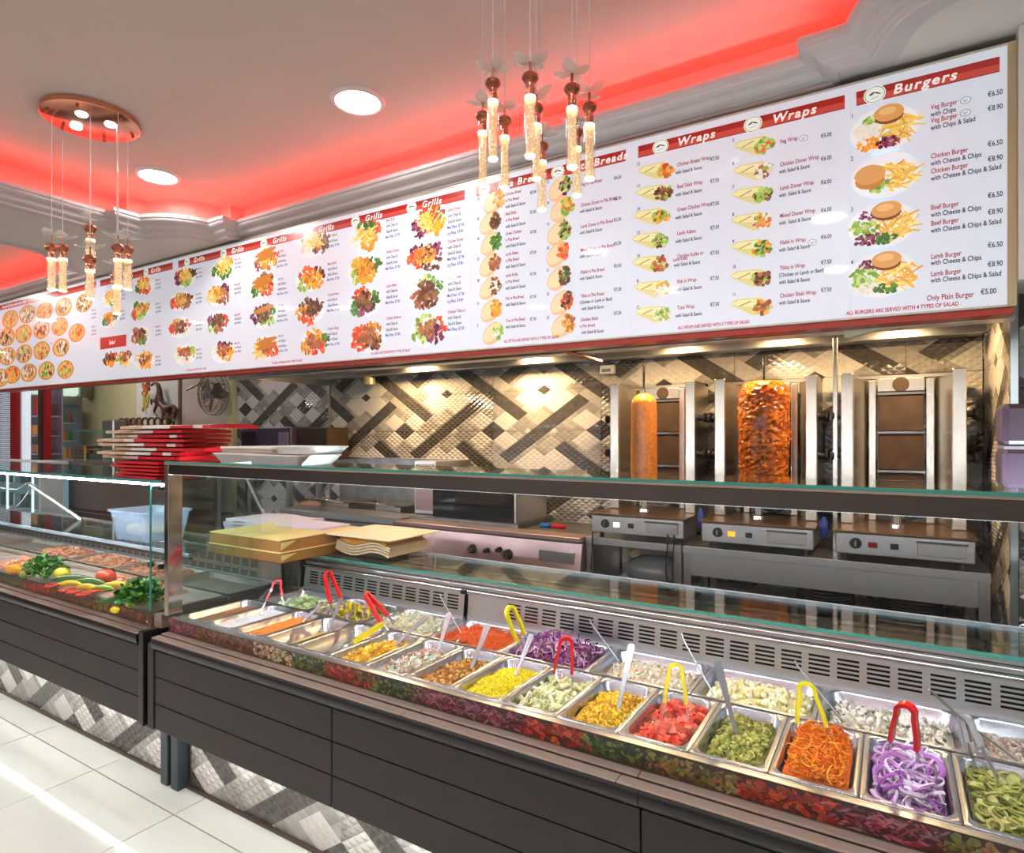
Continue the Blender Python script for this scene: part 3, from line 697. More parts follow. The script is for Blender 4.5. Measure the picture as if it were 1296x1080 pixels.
bd('shredded red cabbage piled in a mound', 3, -.04, .05, S(110, 40, 100), [(STR, 320, (.03, .055), [S(140, 50, 130), S(176, 90, 168), S(104, 30, 92), S(216, 170, 214), S(230, 200, 226)], (1, 1, 2.6), 'flat'), (STR2, 140, (.02, .04), [S(150, 60, 140), S(226, 190, 220), S(210, 110, 90)], (1, 1, 3), 'flat')], tilt=.6)
bd('fine orange grated carrot', 4, -.035, .04, S(226, 92, 20), [(STR, 700, (.014, .024), [S(238, 104, 30), S(226, 84, 16), S(246, 124, 50)], (1, 1, 1.6), 'flat')])
bd('white cabbage coleslaw', 5, -.04, .035, S(222, 216, 180), [(STR, 340, (.018, .034), [S(240, 238, 214), S(228, 226, 180), S(246, 244, 230)], (1, 1, 3.5), 'flat'), (STR, 40, (.014, .024), [S(230, 150, 80), S(120, 160, 80)], (1, 1, 2.5), 'flat')], tilt=.5)
bd('yellow pepper and red onion mix', 6, -.045, .028, S(150, 140, 60), [(HALF, 80, (.026, .04), [S(236, 220, 40), S(214, 200, 30)], (1, 1, 1.4), 'any'), (HALF, 50, (.026, .044), [S(190, 150, 180), S(160, 110, 150)], (1, 1, .7), 'any'), (FLK, 80, (.014, .026), [S(90, 130, 50), S(130, 160, 60)], (1, 1, 1), 'any')])
bd('sliced cucumber', 7, -.055, .02, S(150, 180, 110), [(DSC, 120, (.032, .04), [S(196, 216, 150), S(170, 200, 120), S(214, 226, 180)], (1, 1, .6), 'flat')], tilt=.5)
# ================================================================ TONGS, SPOONS
def tongs(label, top, tip1, tip2, colr, grip=.55, top_w=.018):
    t0_, a, b = Vector(top), Vector(tip1), Vector(tip2)
    th = thing('salad_tongs', label, 'tongs', tuple(min((a, b), key=lambda q: q.z)), 'tongs standing in the salad pans')
    side = (b-a); side = side.normalized()*top_w if side.length > 1e-4 else Vector((top_w, 0, 0))
    down = ((a+b)/2-t0_).normalized(); nrm = side.cross(down).normalized()
    s1, s2 = t0_-side+down*.03, t0_+side+down*.03
    m1, m2 = s1.lerp(a, grip), s2.lerp(b, grip)
    gm = mat('grip_'+label.split()[0], colr, .3, coat=.3)
    arc = []
    for k in range(9):
        an = math.pi*k/8; arc.append(t0_+down*.02-side*math.cos(an)*1.05-down*.022*math.sin(an))
    P = [m1, m1.lerp(s1, .5)-side*.12, s1]+arc[1:-1]+[s2, m2.lerp(s2, .5)+side*.12, m2]
    g = MB()
    g.tube(P, 0, up=nrm, flat=[(.0045, .0085)]*len(P))
    g.build('grip', gm, th, smooth=True)
    for s_, e_, k in ((m1, a, -1), (m2, b, 1)):
        q = MB(); e2 = e_; mid = s_.lerp(e_, .6)+side*.1*k
        q.tube([s_-(e_-s_).normalized()*.012, s_.lerp(e_, .3), mid, e2, e2+down*.012+side*-.15*k], 0, up=nrm, flat=[(.0012, .006), (.0012, .006), (.0012, .007), (.0014, .009), (.0014, .011)])
        q.build('arm', steelp, th)
    return th
def zt(x, y, Z): return tuple(px(x, y, Z=Z))
RED, YEL = S(222, 24, 32), S(240, 222, 20)
tongs('yellow-handled tongs standing in the bright orange carrot strands', px(1020, 866, Z=.895), px(1006, 943, Z=.755), px(1057, 950, Z=.755), YEL)
tongs('yellow-handled tongs standing in the diced red tomato', px(855, 842, Z=.88), px(838, 912, Z=.745), px(871, 915, Z=.745), YEL, .6)
tongs('yellow-handled tongs between the grated carrot and red cabbage', px(644, 770, Z=.935), px(659, 822, Z=.80), px(667, 812, Z=.82), YEL, .75)
tongs('yellow-handled tongs lying in the empty pan', px(483, 791, Z=.80), px(436, 820, Z=.757), px(441, 815, Z=.757), YEL, .72)
tongs('red-handled tongs standing in the purple onion rings', px(1147, 893, Z=.91), px(1122, 964, Z=.75), px(1163, 980, Z=.75), RED, .55)
tongs('red-handled tongs standing in the penne pasta', px(717, 808, Z=.895), px(697, 871, Z=.745), px(724, 873, Z=.745), RED, .62)
tongs('red-handled tongs lying against the white coleslaw pan', px(463, 752, Z=.875), px(487, 797, Z=.77), px(497, 786, Z=.78), RED, .78, .014)
tongs('red-handled tongs upright in the pepper and onion mix', px(414, 725, Z=.93), px(421, 776, Z=.79), px(436, 768, Z=.80), RED, .7)
tongs('red-handled tongs by the cucumber pan, farthest left', px(351, 736, Z=.88), px(330, 775, Z=.77), px(358, 768, Z=.78), RED, .5)
def spoon(label, lo, hi, w=.009, thin=False, bend=0.0):
    a, b = Vector(lo), Vector(hi); t = thing('serving_spoon', label, 'spoon', tuple(a), 'steel serving spoons in the pans')
    d = (b-a).normalized(); g = MB()
    nr = d.cross(Vector((0, -1, .6))).normalized().cross(d)
    if thin: g.tube([a, a.lerp(b, .5), b-d*.012, b+Vector((0, 0, .006))], .0028, 8)
    else: g.tube([a-d*.03, a.lerp(b, .3), a.lerp(b, .8), b, b+d*.008], 0, up=nr, flat=[(w*.55, .0016), (w*.6, .0014), (w, .0012), (w*1.15, .0012), (w*.8, .0012)])
    g.build('handle', steelp, t, smooth=thin)
    g = MB(); rings = []
    for k in range(6):
        an = math.pi/2*k/5; rings.append([(a.x+.022*math.sin(an)*math.cos(q*math.pi/6), a.y+.03*math.sin(an)*math.sin(q*math.pi/6), a.z-.024-.012*math.cos(an)) for q in range(12)])
    g.loft(rings, False); g.build('bowl', steelp, t, smooth=True)
spoon('flat-handled steel spoon standing in the yellow sweetcorn', px(783, 897, Z=.75), px(799, 819, Z=.89))
spoon('flat-handled steel spoon standing in the chopped green olives', px(933, 934, Z=.745), px(909, 842, Z=.91))
spoon('flat-handled steel spoon standing in the bright yellow rice', px(652, 856, Z=.75), px(672, 806, Z=.86))
spoon('flat-handled steel spoon standing in the brown chickpeas', px(595, 850, Z=.735), px(617, 793, Z=.87), .011)
spoon('flat-handled steel spoon standing in the seafood salad', px(553, 832, Z=.73), px(568, 778, Z=.86), .011)
spoon('flat-handled steel spoon leaning in the yellow curry', px(500, 817, Z=.745), px(538, 782, Z=.82), .011)
spoon('flat-handled steel spoon in the thin pale yellow sauce', px(416, 799, Z=.72), px(430, 762, Z=.85), .012)
spoon('flat-handled steel spoon in the orange sauce', px(382, 789, Z=.735), px(407, 764, Z=.80))
spoon('flat-handled steel spoon in the white yoghurt sauce', px(354, 775, Z=.74), px(383, 745, Z=.82))
spoon('flat-handled steel spoon in the brown sauce', px(319, 771, Z=.73), px(340, 746, Z=.79))
spoon('thin steel spoon handle in the grated carrot pan', px(584, 802, Z=.78), px(557, 754, Z=.90), thin=True)
spoon('thin steel spoon handle in the white coleslaw with carrot', px(783, 837, Z=.765), px(746, 786, Z=.88), thin=True)
spoon('thin steel spoon handle in the egg and potato salad', px(903, 879, Z=.765), px(862, 805, Z=.90), thin=True)
spoon('thin steel spoon handle in the mushroom salad', px(1066, 911, Z=.765), px(1006, 839, Z=.88), thin=True)
tj = tongs('plain steel tongs standing in the sliced jalapenos', px(1222, 908, Z=.86), px(1237, 985, Z=.735), px(1267, 996, Z=.735), S(170, 170, 172), .25, .008)
MB().tube([px(1176, 873, Z=.93), px(1222, 914, Z=.85), px(1288, 963, Z=.765)], .003, 8).build('serving_spoon', steelp, None, 'thin steel spoon crossing behind the jalapeno tongs', 'spoon', 'steel serving spoons in the pans', smooth=True)
# ================================================================ STEEL TABLES
def table(x0, x1, apron, label):
    t = thing('steel_table', label, 'table', ((x0+x1)/2, 3.68, 0))
    MB().box(x0, x1, 3.36, 3.99, .868, .908).build('tabletop', steelh, t, bevel=.002)
    for x in (x0+.002, x1-.042):
        for y in (3.37, 3.94): MB().box(x, x+.04, y, y+.04, 0, .867).build('leg', steel, t)
    if apron: MB().box(x0+.044, x1-.044, 3.366, 3.378, .752, .867).build('apron', steelh, t)
    MB().box(x0+.04, x1-.04, 3.37, 3.98, .57, .60).build('undershelf', steelh, t)
    MB().box(x0+.04, x1-.04, 3.37, 3.98, .2, .22).build('undershelf', steelh, t)
    return t
table(-.974, .362, True, 'long brushed steel table under the middle and right kebab grills')
table(-1.553, -.982, False, 'short steel table with open front under the left kebab grill')
def plates(x, y, n, label):
    t = thing('plate_stack', label, 'plates', (x, y, .60))
    me = MB().lathe([(0, 0), (.07, 0), (.08, .004), (.135, .012), (.138, .016), (.132, .015), (.08, .008), (0, .006)], (0, 0, 0), 28).mesh(); me.shade_smooth(); me.materials.append(mat('black_plate', (.02, .02, .022), .25, coat=.5))
    for k in range(n): shared('plate', me, (x, y, .6005+k*.0165), t)
plates(-.30, 3.60, 8, 'stack of black plates on the undershelf, left of the two'); plates(.075, 3.60, 8, 'stack of black plates on the undershelf, right of the two')
# plastic bag and pan under the left table
g = MB(); rr_ = random.Random(3); rings = []
for k in range(8):
    a = math.pi*k/7; rings.append([(-1.2+.20*math.sin(a)*math.cos(q*.5236)*rr_.uniform(.8, 1.15), 3.6+.13*math.sin(a)*math.sin(q*.5236)*rr_.uniform(.85, 1.1), .70-.095*math.cos(a)) for q in range(12)])
g.loft(rings, True).build('plastic_bag', mat('clear_bag', S(120, 124, 124), .25, coat=.4), None, 'crumpled grey plastic bag on the shelf under the left table', 'bag', smooth=True)
# ================================================================ KEBAB GRILLS
glow = mat('burner_brick', S(70, 50, 34), .6, noise=.3, nscale=12, bump=.2)
steelw = mat('grill_steel', (.70, .66, .58), .27, 1, noise=.06, nscale=12, stretch=(30, 30, 1), bump=.03)
def grill(cx, label, lamp):
    t = thing('kebab_grill', label, 'kebab grill', (cx, 3.6, .908))
    # base with control panel
    w = .27
    MB().box(cx-w, cx+w, 3.345, 3.86, .945, 1.045, bv=.004).build('base', steelh, t)
    MB().box(cx-w-.012, cx+w+.012, 3.335, 3.87, 1.046, 1.056, bv=.003).build('drip_tray', mat('greasy_steel', S(132, 104, 78), .3, .85, noise=.25, nscale=9), t)
    for sx in (-1, 1):
        for y in (3.40, 3.80): MB().lathe([(.0, .909), (.014, .909), (.012, .945), (0, .945)], (cx+sx*(w-.04), y, 0), 10).build('foot', black, t)
    f = MB().lathe([(.0, -.014), (.021, -.014), (.026, -.004), (.026, 0), (0, 0)], (cx-w+.085, 3.3445, .998), 20, axis='Y').build('dial', black, t, smooth=True)
    MB().box(cx-w+.08, cx-w+.09, 3.326, 3.3305, .985, 1.011).build('dial_mark', chrome, f)
    MB().box(cx-w+.137, cx-w+.173, 3.34, 3.3445, .982, 1.008).build('switch', lamp, t)
    MB().box(cx-w+.225, cx-w+.258, 3.34, 3.3445, .982, 1.008).build('switch', black, t)
    dr = MB().box(cx+.06, cx+w-.03, 3.336, 3.3445, .965, 1.022, bv=.002).build('drawer', steel, t)
    MB().box(cx+.055, cx+w-.025, 3.325, 3.336, 1.0235, 1.032, bv=.002).build('drawer_lip', chrome, dr)
    # burner column
    b0, b1 = cx-.105, cx+.105
    MB().box(b0, b1, 3.86, 3.90, 1.10, 1.80).build('burner_back', dsteel, t)
    for k in range(3):
        z = 1.12+k*.205
        MB().box(b0+.004, b1-.004, 3.835, 3.86, z, z+.19, bv=.004).build('burner', glow, t)
        MB().box(b0, b1, 3.825, 3.858, z+.192, z+.203).build('burner_rail', dsteel, t)
    MB().box(b0, b1, 3.822, 3.86, 1.738, 1.808).build('header_plate', steelw, t, bevel=.003)
    MB().lathe([(.0, 3.8185), (.036, 3.8185), (.038, 3.8215), (0, 3.8215)], (cx, 0, 1.774), 24, axis='Y').build('oval_badge', mat('badge', S(70, 54, 34), .5, .3), t)
    # wings: inner strip, recess, outer flange
    for s in (-1, 1):
        xi, xo = cx+s*.110, cx+s*.145
        MB().box(xi, xo, 3.80, 3.83, 1.057, 1.80).build('inner_strip', steelw, t, bevel=.004)
        a, b = cx+s*.148, cx+s*.205
        MB().loft([[(a, 3.835, z), (b, 3.62, z), (b+s*.004, 3.62, z), (a+s*.004, 3.838, z)] for z in (1.057, 1.80)], True).build('wing', dsteel if False else steelw, t)
        a, b = cx+s*.206, cx+s*.262
        MB().box(a, b, 3.60, 3.615, 1.057, 1.825).build('outer_flange', steelw, t, bevel=.004)
        MB().box(b-s*.004, b, 3.616, 3.90, 1.057, 1.825).build('side_panel', steelw, t)
        for z in (1.19, 1.40, 1.61):
            for y in (3.66, 3.73):
                k = MB().lathe([(0, 0), (.02, 0), (.014, s*.014), (.017, s*.028), (.028, s*.034), (.028, s*.046), (0, s*.048)], (b+s*.001, y, z), 10, axis='X')
                k.build('knob', black, t, smooth=True)
    MB().box(cx-.262, cx+.262, 3.845, 3.90, 1.81, 1.825).build('top_plate', steelw, t)
    # turntable boss and spit
    sp = MB().lathe([(0, 1.057), (.035, 1.057), (.033, 1.075), (.022, 1.08), (.02, 1.13), (.012, 1.135), (.0, 1.135)], (cx-.02, 3.55, 0), 18).build('spit_socket', chrome, t, smooth=True)
    return t
g1 = grill(-1.235, 'left kebab grill with a slim smooth meat cone on its spit', mat('lit_switch', S(255, 240, 200), emit=1.5))
g2 = grill(-.600, 'middle kebab grill with the large fluffy orange meat cone', mat('amber_switch', S(255, 180, 40), emit=1.2))
g3 = grill(.035, 'right kebab grill with no meat and its burner column bare', mat('red_switch', S(150, 20, 20), .3))
MB().box(-.268, -.245, 3.64, 3.665, .909, 2.02).build('steel_upright', steelw, None, 'slim steel upright between the middle and right kebab grills', 'post', bevel=.003)
MB().tube([(-1.242, 3.50, 1.135), (-1.242, 3.50, 1.93)], .007, 10).build('spit_rod', chrome, None, 'bare steel spit rod through the slim left meat cone', 'spit', smooth=True)
MB().tube([(-.585, 3.52, 1.135), (-.585, 3.52, 1.93)], .008, 10).build('spit_rod', chrome, None, 'steel spit rod through the large orange meat cone', 'spit', smooth=True)
# meat cones
def cone(cx, cy, z0, z1, R, rough, cols, label, seed, smooth_cap):
    g = MB(); n, m = 96, 90; r = random.Random(seed); rings = []; cs = []
    from mathutils import noise as NZ
    for k in range(m+1):
        t = k/m; z = z0+(z1-z0)*t; rings.append([])
        if smooth_cap: rad = R*(1-.06*t) * (math.sqrt(max(0, 1-((t-.9)/.1)**2)) if t > .9 else 1)
        else: rad = R*(.74+.26*math.sin(min(1, t*1.9)*math.pi/2))*(math.sqrt(max(0, 1-((t-.86)/.14)**2))*.62+.38*(1 if t < .999 else .5) if t > .86 else 1)
        for i in range(n):
            a = 2*math.pi*i/n; x, y = math.cos(a), math.sin(a)
            if smooth_cap: d = .0016*NZ.noise(Vector((x*3, y*3, z*20))) + .0003*math.sin(z*170)
            else:
                q = Vector((x*R*26+3, y*R*26, z*34)); v = NZ.noise(q); v2 = NZ.noise(q*2.1+Vector((5, 1, 2)))
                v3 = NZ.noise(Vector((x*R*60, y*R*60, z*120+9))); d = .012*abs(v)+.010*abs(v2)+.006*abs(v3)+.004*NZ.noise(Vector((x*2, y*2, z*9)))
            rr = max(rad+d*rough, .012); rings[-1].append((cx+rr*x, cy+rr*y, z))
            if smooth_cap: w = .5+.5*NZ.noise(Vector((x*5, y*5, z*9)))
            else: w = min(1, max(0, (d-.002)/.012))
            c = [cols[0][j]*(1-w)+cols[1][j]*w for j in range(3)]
            if not smooth_cap and r.random() < .02: c = cols[2]
            cs.append(tuple(c))
    g.loft(rings, True); g.c = cs
    return g.build('meat_cone', mat('roast_meat', (.5, .2, .05), .32, attr=True, noise=.25, nscale=60, bump=.25, coat=.35), None, label, 'doner meat', colors=True, smooth=True)
cone(-1.242, 3.50, 1.14, 1.755, .078, 1, (S(190, 112, 44), S(216, 142, 66), S(120, 60, 20)), 'slim smooth tan cone of pressed meat on the left spit', 1, True)
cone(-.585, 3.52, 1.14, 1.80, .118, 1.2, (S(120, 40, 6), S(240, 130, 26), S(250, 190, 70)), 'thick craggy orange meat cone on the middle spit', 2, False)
# ================================================================ COOKING RANGE
pinkst = mat('pinkish_steel', S(196, 168, 166), .3, .8, noise=.05, nscale=10, stretch=(.5, 20, 20))
t = thing('griddle_range', 'stainless griddle range with sloping pinkish control panel and black knobs', 'cooker', (-2.25, 3.6, 0))
MB().box(-3.0, -1.56, 3.46, 3.98, .1, .86).build('body', steelh, t)
MB().prism([(3.30, .70), (3.33, .865), (3.459, .875), (3.459, .70)], -2.995, -1.56).build('control_panel', pinkst, t)
MB().box(-3.0, -1.56, 3.30, 3.459, .876, .905).build('front_lip', pinkst, t, bevel=.004)
MB().box(-3.0, -2.08, 3.46, 3.96, .876, .93).build('griddle_plate', dsteel, t, bevel=.004)
MB().box(-2.06, -1.56, 3.46, 3.96, .876, .90).build('side_tray', dsteel, t, bevel=.004)
for x in (-2.9, -1.7):
    for y in (3.5, 3.9): MB().lathe([(0, 0), (.025, 0), (.025, .099), (0, .099)], (x, y, 0), 10).build('foot', black, t)
for (qx, qy, r) in ((598, 695, .030), (617, 697, .018), (632, 696, .018), (643, 702, .034)):
    p = px(qx, qy, Y=3.31)
    k = MB().lathe([(0, 3.275), (r*.72, 3.275), (r*.8, 3.295), (r, 3.303), (r, 3.318), (0, 3.33)], (p.x, 0, p.z), 18, axis='Y').build('knob', black, t, smooth=True)
    if r > .02: MB().lathe([(r*.3, 3.268), (r*.52, 3.268), (r*.52, 3.2745), (r*.3, 3.2745)], (p.x, 0, p.z), 16, axis='Y', caps=False).build('knob_ring', chrome, k, smooth=True)
MB().box(-1.84, -1.60, 3.305, 3.318, .745, .815).build('drawer_front', steelh, t, bevel=.003)
# dark splash cover on the griddle
t = thing('griddle_cover', 'dark glossy box cover standing on the griddle', 'cover', (-2.45, 3.6, .93))
MB().box(-2.80, -2.12, 3.48, 3.50, .932, 1.13).build('front_panel', mat('smoked_panel', (.02, .02, .022), .06, .2, coat=.6), t)
MB().box(-2.12, -2.105, 3.48, 3.90, .932, 1.13).build('side_panel', steelh, t); MB().box(-2.80, -2.785, 3.501, 3.90, .932, 1.13).build('side_panel', steelh, t)
MB().box(-2.80, -2.105, 3.48, 3.90, 1.131, 1.140).build('top_panel', steelh, t)
# utensils on side tray
for c, n, x, dx in ((S(30, 110, 190), 'blue', 692, .05), (S(210, 20, 34), 'red', 705, .06)):
    p = px(x, 672, Y=3.62); MB().box(p.x-dx, p.x+dx, 3.60, 3.64, .9015, .925, bv=.008).build('scraper', mat('scraper_'+n, c, .4), None, n+'-handled scraper lying on the griddle side tray', 'scraper')
# fryer to the left
t = thing('deep_fryer', 'stainless twin deep fryer with wire basket handles', 'fryer', (-3.6, 3.6, 0))
MB().box(-4.25, -3.03, 3.40, 3.98, .1, .86).build('body', steelh, t); MB().box(-4.27, -3.02, 3.32, 3.60, .861, .92, bv=.012).build('front_edge', steelh, t)
MB().box(-4.24, -3.04, 3.61, 3.93, .861, .90).build('oil_well', black, t)
for x in (-4.2, -3.1):
    for y in (3.45, 3.9): MB().lathe([(0, 0), (.025, 0), (.025, .099), (0, .099)], (x, y, 0), 10).build('foot', black, t)
MB().box(-4.24, -3.04, 3.94, 3.99, .861, 1.32).build('back_plate', dsteel, t)
for x in (-3.92, -3.36):
    b = thing('fry_basket', 'wire fry basket handle, '+('left' if x < -3.5 else 'right')+' one of the deep fryer', 'fry basket', (x, 3.6, .9))
    MB().tube([(x-.13, 3.62, .96), (x-.13, 3.42, 1.0), (x-.11, 3.38, 1.005), (x+.11, 3.38, 1.005), (x+.13, 3.42, 1.0), (x+.13, 3.62, .96)], .009, 8).build('handle', chrome, b, smooth=True)
    MB().box(x-.13, x+.13, 3.62, 3.90, .902, .96).build('basket', dsteel, b)
t = thing('pasta_cooker', 'upright glossy steel cabinet standing behind the fryer and griddle', 'cabinet', (-3.1, 3.9, .9))
MB().box(-3.03, -2.83, 3.55, 3.99, .933, 1.32).build('body', steelh, t, bevel=.004); MB().box(-3.01, -2.85, 3.54, 3.549, .96, 1.30).build('door', pinkst, t)
# fallen tile-red cloth lump beside the fryer
g = MB().ball(tuple(px(392, 640, Y=3.7)), .09, 12, None, (1.4, .8, .5)); g.build('cloth', mat('tan_cloth', S(150, 116, 96), .9), None, 'crumpled tan cloth on the left end of the fryer', 'cloth', smooth=True)
# blue cloths and black cables hanging beside the grills
for n, (x, y) in enumerate(((887, 655), (1043, 667))):
    p = px(x, y, Y=3.42); g = MB(); g.loft([[(p.x+.018*s*math.cos(a*1.05)*(1+.3*math.sin(3*a)), 3.42+.012*s*math.sin(a*1.05), z) for a in range(6)] for s, z in ((.3, p.z+.05), (1, p.z+.02), (1.1, p.z-.02), (.7, p.z-.05))])
    g.build('valve_handle', mat('blue_plastic', S(36, 60, 150), .4), None, 'blue gas valve handle '+('between the left and middle' if n == 0 else 'between the middle and right')+' grills', 'valve', smooth=True)
for n, x in enumerate((845, 853, 750)):
    a = px(x, 684, Y=3.345); MB().tube([a+Vector((0, 0, .05)), a+Vector((.004, -.012, .0)), a+Vector((-.006, -.010, -.15)), a+Vector((.006, -.010, -.33))], .005, 6).build('cable', black, None, ['first', 'second', 'leftmost'][n]+' black cable hanging in front of the left steel table', 'cable', smooth=True)
# ================================================================ HOOD
t = thing('extraction_hood', 'long stainless extraction hood hanging under and behind the menu board', 'hood', (-2, 3.5, 1.95))
MB().box(-4.44, .395, 2.98, 3.0, 1.965, 2.45).build('front_skirt', steel, t)
MB().box(-4.44, .395, 2.975, 3.06, 1.945, 1.962).build('front_gutter', steel, t, bevel=.003)
MB().box(-4.44, .395, 3.86, 4.0, 2.02, 2.10).build('back_gutter', steel, t, bevel=.004)
MB().box(-4.46, -4.442, 2.98, 4.0, 1.97, 2.45).build('side_skirt', steel, t)
MB().box(-4.44, .395, 3.0, 4.0, 2.45, 2.47).build('top_sheet', dsteel, t)
n = 0
x = -4.40
while x < .3:
    MB().loft([[(x, 3.08, 2.40), (x+.47, 3.08, 2.40), (x+.47, 3.09, 2.42), (x, 3.09, 2.42)], [(x, 3.84, 2.10), (x+.47, 3.84, 2.10), (x+.47, 3.85, 2.12), (x, 3.85, 2.12)]], True).build('grease_filter', mat('filter_steel', (.16, .15, .14), .4, .9, noise=.4, nscale=8, stretch=(40, 1, 1)), t); x += .48
MB().tube([(-4.4, 3.35, 2.06), (.39, 3.35, 2.06)], .014, 8).build('pipe', dsteel, t, smooth=True)
MB().tube([(-4.4, 3.15, 2.02), (.39, 3.15, 2.02)], .010, 8).build('pipe', steel, t, smooth=True)
warm = (1, .66, .32); lampm = mat('warm_lamp', (1, .8, .5), emit=14, ecol=(1, .7, .35))
for k, (x, y) in enumerate(((-1.235, 3.42), (-.60, 3.42), (.035, 3.42), (-2.25, 3.72), (-3.35, 3.72))):
    h = thing('hood_lamp', 'round warm hood lamp '+['over the left kebab grill', 'over the middle kebab grill', 'over the right kebab grill', 'over the griddle range', 'over the deep fryer'][k], 'lamp', (x, y, 2.08))
    MB().lathe([(0, 2.125), (.05, 2.125), (.055, 2.085), (.045, 2.08), (.04, 2.1), (0, 2.1)], (x, y, 0), 20).build('housing', steel, h, smooth=True)
    MB().lathe([(0, 2.098), (.036, 2.096), (.03, 2.086), (0, 2.082)], (x, y, 0), 16).build('bulb', lampm, h, smooth=True)
    area('hood_light', (x, y, 2.078), .12, .12, W_HOOD*(1.0 if k < 3 else 1.15), warm)
p = px(468, 484, Y=3.92)
MB().lathe([(0, p.z-.02), (.05, p.z-.02), (.052, 2.019), (0, 2.019)], (p.x, p.y, 0), 18).build('gas_sensor', mat('sensor', S(200, 186, 150), .35, .4), None, 'small round sensor under the left part of the hood', 'sensor')
p = px(769, 468, Y=3.98)
s_ = MB().box(p.x-.05, p.x+.05, 3.96, 4.005, p.z-.03, p.z+.03, bv=.005).build('wall_switch', white_pl, None, 'small white wall box above the left kebab grill', 'switch')
MB().box(p.x-.035, p.x+.03, 3.957, 3.9595, p.z-.018, p.z+.004).build('label_plate', mat('grey_label', S(120, 130, 140)), s_)
for n, (a, b) in enumerate((((700, 440), (760, 458)), )):
    MB().tube([px(*a, Y=2.8), px(*b, Y=3.2)], .012, 8).build('hinged_stay', steelw, None, 'thin steel stay hanging down at an angle under the board', 'bracket', smooth=True)
# sliding lights / folding flap that hang below the board edge
def flap(c, w, h, ang, label, n):
    p = px(*c, Y=2.45); ca, sa = math.cos(ang), math.sin(ang)
    Q = [(-w, -h), (w, -h), (w, h), (-w, h)]
    g = MB(); g.loft([[(p.x+a*ca-b*sa, 2.45+d, p.z+a*sa+b*ca) for a, b in Q] for d in (0, .02)], True)
    return g.build('board_clip', mat('cream_plastic', S(214, 204, 184), .4), None, label, 'clip')
flap((872, 427), .045, .012, .05, 'cream plastic clip below the wraps columns of the board', 0)
flap((708, 441), .045, .012, .05, 'cream plastic clip below the pita columns of the board', 1)
flap((1093, 414), .062, .022, .22, 'tilted cream plastic flap hanging below the burger prices', 2)
# ================================================================ MENU BOARD
YBD = 2.30
bd_t = thing('menu_board', 'long backlit white menu board with red heading bars and food pictures', 'menu board', (-3.2, 2.35, 1.88))
ztop = lambda x: 2.650+(.3-x)*.0040; zbot = lambda x: 1.880+(.3-x)*.0053
def slab(x0, x1, y0, y1, f0, f1, name, m, **k):
    return MB().add([(x0, y0, f0(x0)), (x1, y0, f0(x1)), (x1, y1, f0(x1)), (x0, y1, f0(x0)), (x0, y0, f1(x0)), (x1, y0, f1(x1)), (x1, y1, f1(x1)), (x0, y1, f1(x0))],
        [(0, 3, 2, 1), (4, 5, 6, 7), (0, 1, 5, 4), (1, 2, 6, 5), (2, 3, 7, 6), (3, 0, 4, 7)]).build(name, m, bd_t, **k)
seams = [-6.79, -4.98, -3.98, -1.635, -.870, -.118, .285]
for a, b in zip(seams[:-1], seams[1:]):
    slab(a+.0002, b-.0002, YBD, YBD+.006, lambda x: zbot(x)+.006, lambda x: ztop(x)-.006, 'panel', board_w)
framem = mat('board_frame', S(206, 200, 184), .3, .3)
slab(-6.80, .30, YBD-.004, YBD+.09, lambda x: ztop(x)-.006, ztop, 'frame', framem)
slab(-6.80, .30, YBD-.004, YBD+.012, zbot, lambda x: zbot(x)+.006, 'frame', framem)
slab(.285, .306, YBD-.005, YBD+.09, zbot, ztop, 'frame', mat('board_end', S(196, 178, 140), .35, .3))
slab(-6.80, .30, YBD+.008, YBD+.09, lambda x: zbot(x)-.020, lambda x: zbot(x)-.001, 'lower_rail', mat('red_rail', S(176, 52, 40), .35, coat=.2))
slab(-6.80, .284, YBD+.0065, YBD+.09, lambda x: zbot(x)+.007, lambda x: ztop(x)-.007, 'light_box', mat('light_box', S(150, 110, 90), .6))
class Paint(MB):
    lvl = 0.
    def poly(s, P, c):
        s.lvl += 1.2e-5; y = YBD-.0006-s.lvl
        s.add([(x, y, z) for x, z in P], [tuple(range(len(P)))], c)
    def disc(s, x, z, rx, rz, c, n=14, jit=0, a=0):
        P = []
        for k in range(n):
            t = 2*math.pi*k/n; w = 1+rnd.uniform(-jit, jit); u, v = rx*w*math.cos(t), rz*w*math.sin(t)
            P.append((x+u*math.cos(a)-v*math.sin(a), z+u*math.sin(a)+v*math.cos(a)))
        s.poly(P, c)
    def bar(s, x, z, L, w, a, c):
        ca, sa = math.cos(a), math.sin(a); s.poly([(x-L*ca-w*sa, z-L*sa+w*ca), (x-L*ca+w*sa, z-L*sa-w*ca), (x+L*ca+w*sa, z+L*sa-w*ca), (x+L*ca-w*sa, z+L*sa+w*ca)], c)
    def scatter(s, x, z, rx, rz, cols, n, sz, kind='blob'):
        for _ in range(n):
            t, q = rnd.uniform(0, 6.28), math.sqrt(rnd.random()); c = rnd.choice(cols); k = rnd.uniform(.85, 1.12); c = tuple(min(1, v*k) for v in c)
            X, Z = x+rx*q*math.cos(t), z+rz*q*math.sin(t)
            if kind == 'bar': s.bar(X, Z, sz*rnd.uniform(.8, 1.2), sz*.13, rnd.uniform(-1.2, 1.2), c)
            else: s.disc(X, Z, sz*rnd.uniform(.5, 1), sz*rnd.uniform(.4, .8), c, 7, .25, rnd.uniform(0, 3))
FRY = [S(236, 196, 96), S(246, 214, 124), S(222, 170, 70)]; LET = [S(150, 186, 80), S(120, 160, 60), S(190, 210, 130)]; MEAT = [S(110, 70, 44), S(140, 96, 62), S(84, 52, 36)]
